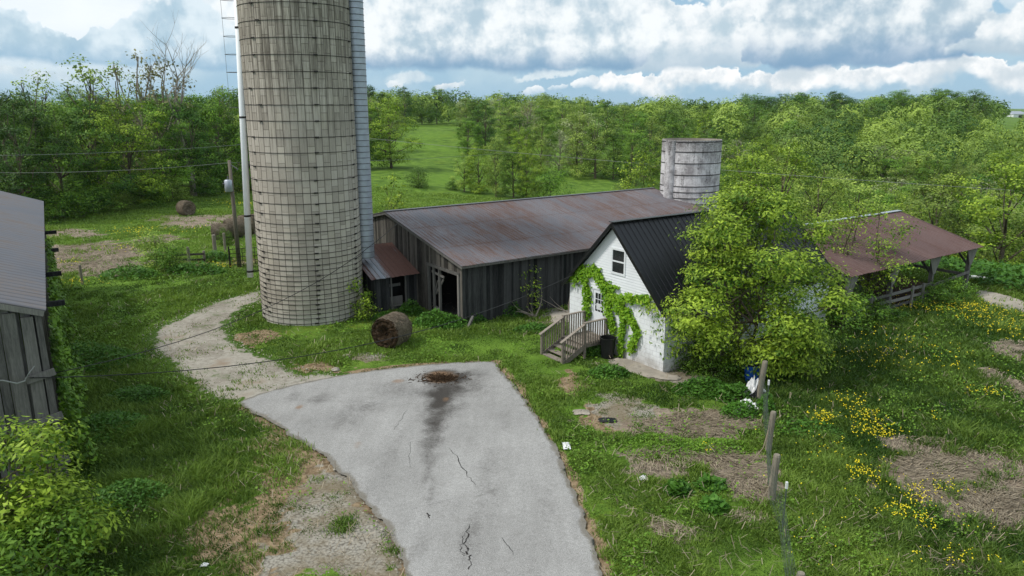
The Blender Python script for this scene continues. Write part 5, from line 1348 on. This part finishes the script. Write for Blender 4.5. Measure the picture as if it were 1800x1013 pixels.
# far woodland: one mass
def far_wood():
    rng = np.random.default_rng(8); tmpl = []
    for k in range(6):
        n = 1000; d = rng.normal(size=(n, 3)); d[:, 2] = np.abs(d[:, 2])*1.0-.5*rng.random(n); d /= np.linalg.norm(d, axis=1, keepdims=True)
        ph = rng.uniform(0, 6.28, 6)
        lob = 1+.2*np.sin(d[:, 0]*6+ph[0])*np.sin(d[:, 1]*6+ph[1])+.14*np.sin(d[:, 2]*8+ph[2]+d[:, 0]*5)+rng.normal(size=n)*.035
        C = d*lob[:, None]*np.array([4.3, 4.3, 4.7])+np.array([0, 0, 5.6]); tmpl.append((C, d*1.3+rng.normal(size=(n, 3))*.35+np.array([0, 0, .35])))
    CC = []; NN = []; SS = []; TT = []; cnt = 0; cells = {}
    tries = 0
    while cnt < 3300 and tries < 40000:
        tries += 1
        y = 150+(rng.random()**1.9)*1500; x = rng.uniform(-.85, .85)*y
        if y < 225 and not (x > 28+(225-y)*.35): continue
        if y < 165 and x < 60: continue
        if y > 300 and rng.random() > .3+1.0*float(fbm(np.array([x/90]), np.array([y/160]), 4, 2)[0]): continue
        sp = 6.3 if y < 330 else 7.5
        ky = (int(x/sp), int(y/sp))
        if ky in cells: continue
        cells[ky] = 1
        z = gzf(x, y); q = topx(x, y, z+6); q1 = topx(x, y, z+1)
        q3 = topx(x, y, z+9)
        if inpoly(q[0], q[1], CLEAR[0]) or inpoly(q3[0], q3[1], CLEAR[2]) or inpoly(q[0], q[1], CLEAR[2]) or inpoly(q[0], q[1], CLEAR[1]) or inpoly(q1[0], q1[1], CLEAR[0]) or inpoly(q1[0], q1[1], CLEAR[1]) or (1755 < q[0] < 1805 and y < 300 and q[1] < 225): continue
        C, N = tmpl[rng.integers(6)]; s = rng.uniform(.6, 1.15)*(.92 if y < 330 else .85); a = rng.uniform(0, 6.28); c_, s_ = math.cos(a), math.sin(a); Rm = np.array([[c_, -s_, 0], [s_, c_, 0], [0, 0, 1]])
        m, lf = (1000, .46) if y < 240 else (560, .66) if y < 300 else ((220, 1.1) if y < 600 else (80, 2.2))
        CC.append((C[:m]@Rm.T)*s+np.array([x, y, z])); NN.append(N[:m]@Rm.T); SS.append(np.full(m, lf*s)*rng.uniform(.7, 1.3, m)); TT.append(np.clip(rng.choice([.1, .3, .5, .7, .9])+rng.uniform(-.1, .1)+rng.normal(size=m)*.1, 0, 1)); cnt += 1
    C = np.concatenate(CC); N = np.concatenate(NN); V, F = leaf_quads(C, N, np.concatenate(SS), .85, rng, .1)
    tag(fast_mesh('far_woodland', V, [F], np.concatenate(TT), M['far']), 'distant rolling woodland reaching the horizon', 'woodland', kind='stuff')
    # undergrowth filling the floor of the valley wood
    n = 60000; y = rng.uniform(52, 165, n); x = rng.uniform(18, 115, n); k = (x < y*.8+4) & (x > 18+(y-52)*.12) & (y > 50+(x-44)*.5)
    x = x[k]; y = y[k]; z = gz(x, y)+rng.random(len(x))*(1.0+2.0*fbm(x*.25, y*.25, 3, 3)); C = np.stack([x, y, z], 1)
    qx = np.array([inpoly(*topx(a, b, c), CLEAR[0]) for a, b, c in C[:: 1]]) if False else np.zeros(len(C), bool)
    V, F = leaf_quads(C, np.tile([0, 0, 1.], (len(C), 1))+rng.normal(size=(len(C), 3))*.6, rng.uniform(.3, .6, len(C)), .7, rng, .1)
    tag(fast_mesh('valley_undergrowth', V, [F], np.clip(fbm(x*.3, y*.3, 9, 3)+rng.normal(size=len(x))*.15, 0, 1), M['leaf_mid']), 'thick undergrowth on the floor of the valley wood', 'undergrowth', kind='stuff')
far_wood()

# near foreground trees, full leaf detail
def near_tree(name, cat, seed, loc, label, H, R, base, nl, ncl, lv, leaf, cr, lm, rz=0, **kw):
    put_tree(tree_meshes(seed, H, R, base, nl, ncl, lv, leaf, cr, M[lm], M['bark'], **kw), loc, label, None, 1, rz, name, cat)
p = P(1300, 646)
near_tree('box_elder_tree', 'tree', 71, (p[0]+.1, p[1]-.1, p[2]), 'big leafy light green tree covering the right half of the white house', 7.5, 3.8, .08, 34, 1900, 27, .155, .25, 'leaf_bright', stems=4, lobe=.31, twigs=9, limb=.45, asp=.42, flat=.45, updir=.5, squash=.85)
p = P(1490, 545)
near_tree('young_tree', 'tree', 73, (p[0], p[1]-.4, p[2]), 'airy light green tree in front of the brown cattle shed roof', 5.7, 2.9, .25, 18, 360, 16, .15, .26, 'leaf_bright', stems=3, lobe=.32, twigs=7, asp=.42)
near_tree('leafy_bush', 'bush', 75, (-11.3, 15.2, -.5), 'bright green leafy bush in the lower left corner', 3.7, 1.9, .05, 20, 520, 24, .15, .22, 'leaf_bright', stems=5, lobe=.34, twigs=5, asp=.42, flat=.4, updir=.6)
near_tree('leafy_bush', 'bush', 76, (-10.1, 13.5, -.5), 'darker leafy bush below the bright one at the left corner', 2.1, 1.5, .05, 14, 300, 22, .14, .22, 'leaf_mid', stems=4, lobe=.4, twigs=4, asp=.42)
def sapling(px, py, H, R, lb, seed, lm='leaf_bright', ncl=90, lv=9, leaf=.13):
    p = P(px, py); near_tree('sapling', 'sapling', seed, p, lb, H, R, .2, 9, ncl, lv, leaf, .16, lm, lobe=.4, twigs=5, stems=2, trunk_r=.04, asp=.45)
sapling(627, 560, 2.1, .75, 'small bright sapling at the right foot of the tall silo', 81, ncl=90)
sapling(645, 566, 1.2, .6, 'little leafy sprout right of the silo-foot sapling', 82, ncl=50)
sapling(930, 552, 2.6, .8, 'slender sapling growing against the dark barn wall', 83, ncl=60)
def sap3(x, y, H, R, lb, seed, ncl=150):
    near_tree('sapling', 'sapling', seed, (x, y, gzf(x, y)), lb, H, R, .3, 11, ncl, 9, .19, .22, 'leaf_bright', lobe=.38, twigs=6, stems=2, trunk_r=.06, asp=.5)
q = at(690, 330, 46.5); sap3(q.x, q.y, 6.4, 1.5, 'thin young tree between the steel chute and the barn ridge', 84, 110)
q = at(1135, 300, 57); sap3(q.x, q.y, 7.6, 1.7, 'thin young tree behind the barn, left of the small silo', 85, 190)
q = at(1105, 300, 58); sap3(q.x, q.y, 6.6, 1.6, 'second thin young tree behind the barn ridge', 86, 130)
q = bl(17.5, -1.3); near_tree('sapling', 'sapling', 87, q, 'bright sapling rising between the long barn and the black roof', 5.3, 1.3, .3, 10, 170, 11, .14, .2, 'leaf_bright', lobe=.4, twigs=5, stems=2, trunk_r=.05, asp=.45)
q = P(1290, 345); 

# leafy mats: vines, weeds
def leaf_mat(name, mat, label, cat, pts, nrm, size, rng, asp=.75, kind=None, tw=.5, parent=None):
    pts = np.asarray(pts); N = np.tile(np.asarray(nrm, dtype=float), (len(pts), 1))+rng.normal(size=(len(pts), 3))*tw
    V, F = leaf_quads(pts, N, size*rng.uniform(.6, 1.4, len(pts)), asp, rng, .1)
    t = np.clip(fbm(pts[:, 0]*1.5, pts[:, 1]*1.5+pts[:, 2]*1.5, 5, 3)*1.1-.05+rng.uniform(-.3, .3, len(pts)), 0, 1)
    o = fast_mesh(name, V, [F], t, M[mat], parent); 
    if label: tag(o, label, cat, kind=kind)
    return o
def vine():
    rng = np.random.default_rng(12); c, s = math.cos(ANG), math.sin(ANG)
    def wall(px, py):   # intersection of the view ray with the gable plane
        d = pixdir(px, py); o = np.array([HO.x, HO.y]); a = np.array([c, s])
        t = (o@a)/(d[0]*a[0]+d[1]*a[1]); return np.array([d[0]*t, d[1]*t, CAMH+d[2]*t])
    paths = [([(1012, 492), (1024, 480), (1040, 478), (1052, 480), (1058, 494), (1066, 505), (1078, 508)], 9), ([(1030, 490), (1036, 514), (1034, 541), (1036, 556)], 8), ([(1022, 472), (1030, 468)], 5), ([(1046, 470), (1058, 480)], 5),
             ([(1064, 504), (1074, 522), (1092, 526), (1108, 524), (1124, 526), (1145, 527)], 7), ([(1064, 500), (1078, 502), (1090, 506)], 3), ([(1070, 520), (1072, 545), (1078, 565), (1080, 585)], 9), ([(1080, 520), (1095, 530), (1100, 550), (1098, 575), (1095, 595), (1095, 622)], 6),
             ([(1105, 545), (1112, 562), (1120, 572), (1122, 590), (1116, 600), (1112, 618)], 7), ([(1086, 540), (1094, 548), (1090, 530)], 8)]
    P_ = []; t = thing('climbing_vine', 'bright green vine climbing around the white door and gable wall', 'vine', hl(-.03, 3.0))
    mb = MB()
    for path, r in paths:
        W = [wall(*p) for p in path]; mb.tube([Vector(w_)-Vector((c, s, 0))*.04-t.location for w_ in W], .012, 4, caps=False)
        for a, b in zip(W[:-1], W[1:]):
            L = np.linalg.norm(b-a); n = int(L*r*42)
            f = rng.random((n, 1)); q = a+(b-a)*f; rad = r*.0225
            g_ = np.array([-s, c, 0]); o = rng.normal(size=(n, 2))*rad*.6
            q = q+g_*o[:, :1]+np.array([0, 0, 1.])*o[:, 1:]-np.array([c, s, 0])*rng.uniform(.04, .22, (n, 1)); P_.append(q)
    mb.build('stem', M['bark'], t)
    q = np.concatenate(P_)-np.array(t.location); leaf_mat('foliage', 'vine', None, None, q, (-c, -s, .45), .125, rng, .85, parent=t)
vine()
def mound(cx, cy, rx, ry, h, n, rng):
    a = rng.uniform(0, 6.283, n); r = np.sqrt(rng.random(n)); x = cx+rx*r*np.cos(a); y = cy+ry*r*np.sin(a)
    hh = h*(1-r**2.2)*(.55+.75*fbm(x*1.6, y*1.6, 21, 3)); z = gz(x, y)+hh*rng.uniform(.25, 1.05, n)+.04; return np.stack([x, y, z], 1)
def weeds(px, py, rx, ry, h, n, label, size=.14, mat='weed', seed=0):
    rng = np.random.default_rng(seed+int(px)); p = P(px, py)
    pts = mound(0, 0, rx, ry, h, n, rng); pts[:, 2] = 0; 
    pts = mound(p[0], p[1], rx, ry, h, n, rng)-p
    o = leaf_mat('weed_clump', mat, label, 'weeds', pts, (0, 0, 1.0), size, rng, .5, tw=.55); o.location = p; o['group'] = 'broad-leaved weed clumps'; return o
weeds(775, 574, 1.5, .75, .85, 2600, 'large dark weed clump at the barn doorway')
weeds(830, 568, .8, .5, .6, 900, 'weed clump at the foot of the barn corner')
weeds(885, 556, 1.1, .6, .95, 1500, 'dark weed clump along the middle of the barn side wall')
weeds(720, 553, .7, .5, .8, 800, 'weed clump between the feed room and barn doorway')
weeds(680, 562, .9, .4, .4, 700, 'low weeds in front of the feed room')
weeds(935, 582, .9, .6, .4, 800, 'pale weed patch in grass left of the deck')
weeds(1045, 622, .8, .5, .55, 1000, 'weeds growing against the deck steps')
weeds(1070, 660, .9, .6, .4, 800, 'weed patch right of the deck foot')
weeds(1240, 690, 1.3, .8, .5, 1400, 'weed bed at the left foot of the big tree')
weeds(1285, 700, .8, .6, .7, 1100, 'tall weeds beside the white sacks')
weeds(1300, 730, .7, .6, .5, 800, 'weeds in front of the lower white sack')
weeds(1345, 725, .35, .5, .7, 500, 'weeds around the base of the second fence post')
weeds(1160, 790, 1.4, .9, .28, 1500, 'bright low weed mat among dead grass', .09, 'mat_leaf')
weeds(1255, 790, 1.3, .6, .25, 1500, 'bright low weed mat beside the fence', .09, 'mat_leaf')
weeds(1250, 860, .4, .35, .35, 220, 'dock rosette in the grass left of the fence', .28)
weeds(1255, 895, .35, .3, .3, 180, 'second dock rosette below the first by the fence', .28)
weeds(1190, 865, .35, .3, .3, 160, 'dock rosette nearer the driveway', .28)
weeds(1390, 600, 1.2, 1.0, .7, 1400, 'rank weeds under the right side of the big tree')
weeds(380, 458, 1.1, .8, .8, 700, 'weed clump around the thick corner post', .2)
weeds(345, 480, 2.0, 1.0, .7, 1000, 'nettle patch before the plank rails', .2)
weeds(230, 488, 2.0, 1.0, .8, 1000, 'nettle patch left of the tangled shrub', .2)
weeds(160, 640, 2.2, 1.6, .8, 3800, 'rank dark weeds beside the near barn side', .13)
weeds(190, 760, 1.5, 1.3, .6, 3200, 'rank weeds right of the bright corner bush', .12)
weeds(230, 880, 1.2, .9, .45, 2400, 'leafy weeds in the lower left grass', .1)
weeds(240, 700, 1.3, .9, .4, 2000, 'leafy weeds in the dark left grass', .11)
weeds(1450, 560, 1.3, .7, .8, 1200, 'weeds in front of the white house end wall')
weeds(1550, 560, 1.6, .5, .5, 1300, 'weeds along the cattle shed rails')
weeds(1420, 760, 1.2, .9, .35, 900, 'leafy patch in grass right of the fence', .1)
def weed_bank():
    rng = np.random.default_rng(44); n = 26000
    y = rng.uniform(38, 60, n); x = rng.uniform(24, 46, n)
    q = [topx(a, b, -.2) for a, b in zip(x, y)]; q = np.array(q)
    path_d = polydist(q[:, 0], q[:, 1], [(1700, 505), (1740, 512), (1800, 530), (1900, 560), (1900, 595), (1800, 556), (1760, 550), (1700, 540)])[0]
    edge_ = (q[:, 1] < 506+(q[:, 0]-1700)*.30) & (path_d < 0) & (q[:, 0] > 1560+(q[:, 1] > 470)*110)
    inshed = ((x-PO.x)*math.cos(ANG)+(y-PO.y)*math.sin(ANG) < 14.2)
    k = edge_ & ~inshed; x = x[k]; y = y[k]
    z = gz(x, y)+(.5+.9*fbm(x*.5, y*.5, 3, 3))*rng.uniform(.3, 1, len(x))
    leaf_mat('weed_bank', 'weed', 'rank green weed thicket behind the concrete path', 'weeds', np.stack([x, y, z], 1), (0, 0, 1), .3, rng, .55, kind='stuff')
weed_bank()
def barn_vine():
    rng = np.random.default_rng(5); n = 9000; y = rng.random(n)**1.3*20+.4; z = rng.random(n)*4.6*(.35+.65*fbm(y*.6, y*0+1, 6, 3))*1.25+.0
    k = fbm(y*.5, z*.7, 15, 3) > .42; y = y[k]; z = z[k]; x = .08+rng.random(len(y))*(.25+.6*np.clip(1-z/2.5, 0, 1))
    t = thing('barn_vine', 'dark ragged vine hanging along the side of the near barn', 'vine', LO, R_(31.7)); pts = np.stack([x, y, z], 1)
    leaf_mat('foliage', 'leaf_mid', None, None, pts, (1, 0, .6), .16, rng, .8, parent=t); mb = MB()
    for yy in (1.5, 4, 8, 12): mb.tube([(.05, yy, 0), (.1, yy+.3, 1.5), (.05, yy+.1, 3.2)], .03, 5)
    mb.build('stem', M['bark'], t)
barn_vine()

# grass blades
def grass():
    rng = np.random.default_rng(77); N0 = 290000
    u = rng.random(N0); Y = 11.2*np.exp(u*math.log(100/11.2)); X = rng.uniform(-.74, .74, N0)*(Y*.98+2.2)
    dens = np.clip((Y*1.44)/(11.2*1.44)*(1/(Y/11.2)), 0, 1)
    soil, straw, grit = patches(X, Y); bare = np.clip(soil+straw+grit, 0, 1)
    dd, _, _ = polydist(X+(fbm(X*1.3, Y*1.3, 31)-.5)*.28, Y+(fbm(X*1.3, Y*1.3, 47)-.5)*.28, DRIVE); dg, _, _ = polydist(X, Y, GRAVEL)
    n1 = fbm(X*.35, Y*.35, 61, 4); n2 = fbm(X*1.4, Y*1.4, 62, 3); n3 = fbm(X*.09, Y*.09, 65, 3)
    tuf = fbm(X*1.9, Y*1.9, 66, 3); keep = (rng.random(N0) > bare*1.2-.8*sst(.58, .7, tuf)) & (dd < -.02)
    keep &= (dg < -.05) | ((rng.random(N0) < .14*sst(.45, .6, n2)+.35*sst(.9, 0, dg)))
    def inside(ox, oy, ang, x0, x1, y0, y1):
        c, s = math.cos(ang), math.sin(ang); lx = (X-ox)*c+(Y-oy)*s; ly = -(X-ox)*s+(Y-oy)*c; return (lx > x0) & (lx < x1) & (ly > y0) & (ly < y1)
    keep &= ~inside(BO.x, BO.y, ANG, 0, 20.6, 0, 15.8) & ~inside(HO.x, HO.y, ANG, 0, 11.2, 0, 5.95) & ~inside(PO.x, PO.y, ANG, 0, 13.4, .3, 9) & ~inside(LO.x, LO.y, R_(31), -13, -.1, .3, 27)
    keep &= np.hypot(X-SC.x, Y-SC.y) > SR
    for sl_ in SLABS[2:]: keep &= (polydist(X, Y, sl_)[0] < -.02) | (rng.random(N0) < .04)
    lowg = (rng.random(N0) < .97) & keep
    X = X[lowg]; Y = Y[lowg]; n1 = n1[lowg]; n2 = n2[lowg]; n3 = n3[lowg]; dg = dg[lowg]; dd = dd[lowg]; n = len(X)
    # local grass height: rank on the left by the barn and on the right meadow, short in the middle
    tall = np.maximum(sst(-5, -10, X+(Y-22)*.2)*sst(34, 24, Y), sst(7.5, 11, X))
    h = (.05+.12*sst(.4, .7, n1)+.10*sst(.5, .75, n2)+.12*tall)*(.62+.55*n2)*np.where(dg > -.3, .5, 1)*(1+.15*(Y > 40))
    K = 6
    bx = np.repeat(X, K)+rng.normal(size=n*K)*np.repeat(.05+.0028*Y, K); by = np.repeat(Y, K)+rng.normal(size=n*K)*np.repeat(.05+.0028*Y, K)
    hh = np.repeat(h, K)*rng.uniform(.5, 1.3, n*K); wd = np.repeat(.0035+.00046*Y, K)*rng.uniform(.7, 1.4, n*K)
    wind = np.repeat(fbm(X*.9, Y*.9, 90, 3)*6.28*1.5, K)+rng.normal(size=n*K)*1.7; lean = hh*rng.uniform(.3, 1.0, n*K)
    dx = np.cos(wind)*lean; dy = np.sin(wind)*lean; a = rng.uniform(0, 3.14, n*K); wx = np.cos(a)*wd; wy = np.sin(a)*wd; bz = gz(bx, by)-.02
    V = np.empty((n*K, 5, 3))
    V[:, 0] = np.stack([bx-wx, by-wy, bz], 1); V[:, 1] = np.stack([bx+wx, by+wy, bz], 1)
    V[:, 2] = np.stack([bx+wx*.8+dx*.35, by+wy*.8+dy*.35, bz+hh*.62], 1); V[:, 3] = np.stack([bx-wx*.8+dx*.35, by-wy*.8+dy*.35, bz+hh*.62], 1)
    V[:, 4] = np.stack([bx+dx, by+dy, bz+hh*.95], 1)
    i = np.arange(n*K)[:, None]*5; Q = i+np.array([[0, 1, 2, 3]]); Tt = i+np.array([[3, 2, 4]])
    patch = np.repeat(n1*1.1+n2*.7+n3*.8-.82-.17*tall+.06*(Y > 38), K); t = np.clip(patch+rng.normal(size=n*K)*.17, 0, 1)
    tag(fast_mesh('grass', V.reshape(-1, 3), [Q, Tt], np.concatenate([t, t]), M['grass']), 'uneven green grass around the farmyard', 'grass', kind='stuff')
    print('blades', n*K)
grass()
def dead_grass():
    rng = np.random.default_rng(6); A = []; 
    for cx, cy, rx, ry, k, s in ELL:
        if k != 1 or cy > 60: continue
        n = int(min(rx*ry*300*3.14*(16/max(cy, 16))**1.2, 9000)); a = rng.uniform(0, 6.28, n); r = np.sqrt(rng.random(n))*1.08; A.append(np.stack([cx+rx*r*np.cos(a), cy+ry*r*np.sin(a)], 1))
    XY = np.concatenate(A); _, st, _ = patches(XY[:, 0], XY[:, 1]); XY = XY[rng.random(len(XY)) < st*.9+.02]; n = len(XY); x, y = XY.T
    an = fbm(x*.4, y*.4, 8, 2)*9+rng.normal(size=n)*.35; L = rng.uniform(.08, .3, n); w_ = .0035+.00022*y; z = gz(x, y)+.03+rng.random(n)*.08
    V = np.empty((n, 4, 3)); dx = np.cos(an)*L; dy = np.sin(an)*L; px = -np.sin(an)*w_; py = np.cos(an)*w_
    V[:, 0] = np.stack([x-px, y-py, z], 1); V[:, 1] = np.stack([x+px, y+py, z], 1); z2 = z+rng.normal(size=n)*.03; V[:, 2] = np.stack([x+dx+px, y+dy+py, z2], 1); V[:, 3] = np.stack([x+dx-px, y+dy-py, z2], 1)
    tag(fast_mesh('dead_stems', V.reshape(-1, 3), [np.arange(n*4).reshape(n, 4)], rng.random(n), M['strawblade']), 'flattened pale dead stems on the bare patches', 'dead grass', kind='stuff')
dead_grass()
def flowers():
    rng = np.random.default_rng(31); P_ = []
    for px, py, rx, ry, n in [(1445, 750, 18, 8, 90), (1525, 755, 30, 16, 210), (1495, 722, 26, 12, 110), (1535, 775, 26, 8, 90), (1515, 850, 18, 14, 110), (1580, 915, 25, 8, 90), (1615, 890, 22, 14, 110), (1625, 935, 18, 10, 60), (1660, 870, 30, 14, 60), (1730, 703, 20, 6, 70), (1640, 745, 8, 8, 12), (1500, 815, 60, 30, 70),
          (1450, 830, 50, 40, 40), (1745, 565, 55, 14, 330), (1600, 545, 40, 10, 200), (1700, 548, 40, 8, 160), (1560, 640, 60, 20, 120), (1480, 640, 40, 14, 50), (1650, 640, 60, 24, 80), (1770, 590, 40, 10, 150), (1400, 940, 40, 60, 25), (1680, 1000, 60, 14, 50), (1710, 940, 40, 20, 20), (1240, 805, 6, 4, 10), (1560, 600, 60, 15, 60),
          (250, 412, 50, 6, 190), (430, 362, 40, 4, 130), (110, 468, 25, 4, 60), (140, 505, 30, 6, 70), (385, 474, 20, 3, 60), (300, 470, 20, 4, 40), (420, 340, 30, 3, 60), (230, 440, 40, 5, 60)]:
        c = P(px, py); k = m_per_px(c[1]); r2 = max((P(px, py-ry)[1]-P(px, min(py+ry, 1012))[1])/2, .2)
        P_.append(np.stack([c[0]+rng.normal(size=n)*rx*k*.75, c[1]+rng.normal(size=n)*r2*.75], 1))
    XY = np.concatenate(P_); x, y = XY.T; n = len(x); C = np.stack([x, y, gz(x, y)+rng.uniform(.22, .46, n)], 1)
    C = np.repeat(C, 3, 0); C += rng.normal(size=C.shape)*np.array([.04, .04, .02]); C = C[rng.random(len(C)) < .3]; sz = .026+.00085*C[:, 1]
    V, F = leaf_quads(C, np.tile([0, -.3, 1.], (len(C), 1))+rng.normal(size=(len(C), 3))*.3, sz, .9, rng)
    tag(fast_mesh('yellow_flowers', V, [F], rng.random(len(C)), M['petal']), 'yellow buttercup drifts dotted through the meadow', 'flowers', kind='stuff')
flowers()
def stones():
    rng = np.random.default_rng(9); n = 2600; mn = GRAVEL.min(0)-.5; mx = GRAVEL.max(0)+.5
    x = rng.uniform(mn[0], mx[0], n*3); y = rng.uniform(mn[1], mx[1], n*3); d, _, _ = polydist(x, y, GRAVEL); k = d > -.3; x = x[k][:n]; y = y[k][:n]
    c = P(640, 950); x2 = c[0]+rng.normal(size=900)*1.0; y2 = c[1]+rng.normal(size=900)*1.4; d, _, _ = polydist(x2, y2, DRIVE); k = d < -.05; x = np.concatenate([x, x2[k]]); y = np.concatenate([y, y2[k]]); n = len(x)
    z = -.5+.0*x; r = .015+.035*rng.random(n)**2.5; V = np.empty((n, 5, 3)); a = rng.uniform(0, 6.28, n)
    for q in range(4): V[:, q] = np.stack([x+r*rng.uniform(.7, 1.4, n)*np.cos(a+q*1.57), y+r*rng.uniform(.7, 1.4, n)*np.sin(a+q*1.57), z-.01], 1)
    V[:, 4] = np.stack([x, y, z+r*.8], 1); i = np.arange(n)[:, None]*5; F = np.concatenate([i+np.array([[a_, (a_+1) % 4, 4]]) for a_ in range(4)])
    tag(fast_mesh('gravel_stones', V.reshape(-1, 3), [F], np.tile(rng.random(n), 4), M['concrete']), 'loose pale stones scattered over the gravel', 'gravel', kind='stuff')
stones()

def ground_weeds():
    rng = np.random.default_rng(55); n = 120000; Y = 11.2*np.exp(rng.random(n)*math.log(55/11.2)); X = rng.uniform(-.74, .74, n)*(Y*.98+2.2)
    f = fbm(X*.7, Y*.7, 91, 4); so, st, gr = patches(X, Y); k = (f > .52+.1*rng.random(n)) & (rng.random(n) > np.clip(so+st+gr, 0, 1)*.75)
    k &= (polydist(X, Y, DRIVE)[0] < -.1) & (polydist(X, Y, GRAVEL)[0] < -.1)
    for sl_ in SLABS[2:]: k &= polydist(X, Y, sl_)[0] < 0
    for ox, oy, an, x0, x1, y0, y1 in ((BO.x, BO.y, ANG, 0, 20.6, 0, 15.8), (HO.x, HO.y, ANG, 0, 11.2, 0, 5.95), (PO.x, PO.y, ANG, 0, 13.4, .3, 9), (LO.x, LO.y, R_(31), -13, -.1, .3, 27)):
        c, s = math.cos(an), math.sin(an); lx = (X-ox)*c+(Y-oy)*s; ly = -(X-ox)*s+(Y-oy)*c; k &= ~((lx > x0) & (lx < x1) & (ly > y0) & (ly < y1))
    k &= np.hypot(X-SC.x, Y-SC.y) > SR; X = X[k]; Y = Y[k]; f = f[k]; n = len(X)
    C = np.stack([X, Y, gz(X, Y)+rng.uniform(.03, .26, n)], 1); V, F = leaf_quads(C, np.tile([0, 0, 1.], (n, 1))+rng.normal(size=(n, 3))*.45, (.03+.0022*Y)*rng.uniform(.6, 1.5, n), .7, rng, .1)
    tag(fast_mesh('ground_weeds', V, [F], np.clip(f*1.2-.2+rng.normal(size=n)*.2, 0, 1), M['mat_leaf']), 'small broad-leaved weeds mixed through the grass', 'weeds', kind='stuff')
    n = 12000; Y = 11.2*np.exp(rng.random(n)*math.log(60/11.2)); X = rng.uniform(-.74, .74, n)*(Y*.98+2.2); k = (fbm(X*.45, Y*.45, 191, 4) > .5) & (polydist(X, Y, DRIVE)[0] < 0); X = X[k]; Y = Y[k]; n = len(X)
    a = rng.uniform(0, 6.28, n); L = rng.uniform(.08, .3, n); w_ = .003+.00025*Y; z = gz(X, Y)+rng.uniform(.02, .2, n); V = np.empty((n, 4, 3)); dx = np.cos(a)*L; dy = np.sin(a)*L; px = -np.sin(a)*w_; py = np.cos(a)*w_; z2 = z+rng.uniform(0, .2, n)
    V[:, 0] = np.stack([X-px, Y-py, z], 1); V[:, 1] = np.stack([X+px, Y+py, z], 1); V[:, 2] = np.stack([X+dx+px, Y+dy+py, z2], 1); V[:, 3] = np.stack([X+dx-px, Y+dy-py, z2], 1)
    tag(fast_mesh('dry_stalks', V.reshape(-1, 3), [np.arange(n*4).reshape(n, 4)], rng.random(n), M['strawblade']), 'scattered dry stalks among the green grass', 'dry stalks', kind='stuff')
ground_weeds()
def haze():
    mb = MB(); mb.box(-2800, 2800, -120, 3500, -16, 34); m = bpy.data.materials.new('thin_air'); m.use_nodes = True; gg = G(m.node_tree)
    v = gg.n('ShaderNodeVolumePrincipled'); v.inputs['Density'].default_value = .00007; v.inputs['Color'].default_value = (.80, .90, 1, 1); v.inputs['Anisotropy'].default_value = .2
    o = gg.n('ShaderNodeOutputMaterial'); gg.l(v.outputs[0], o.inputs['Volume'])
    tag(mb.build('haze', m), 'thin pale air over the whole countryside', 'haze', kind='stuff')
haze()
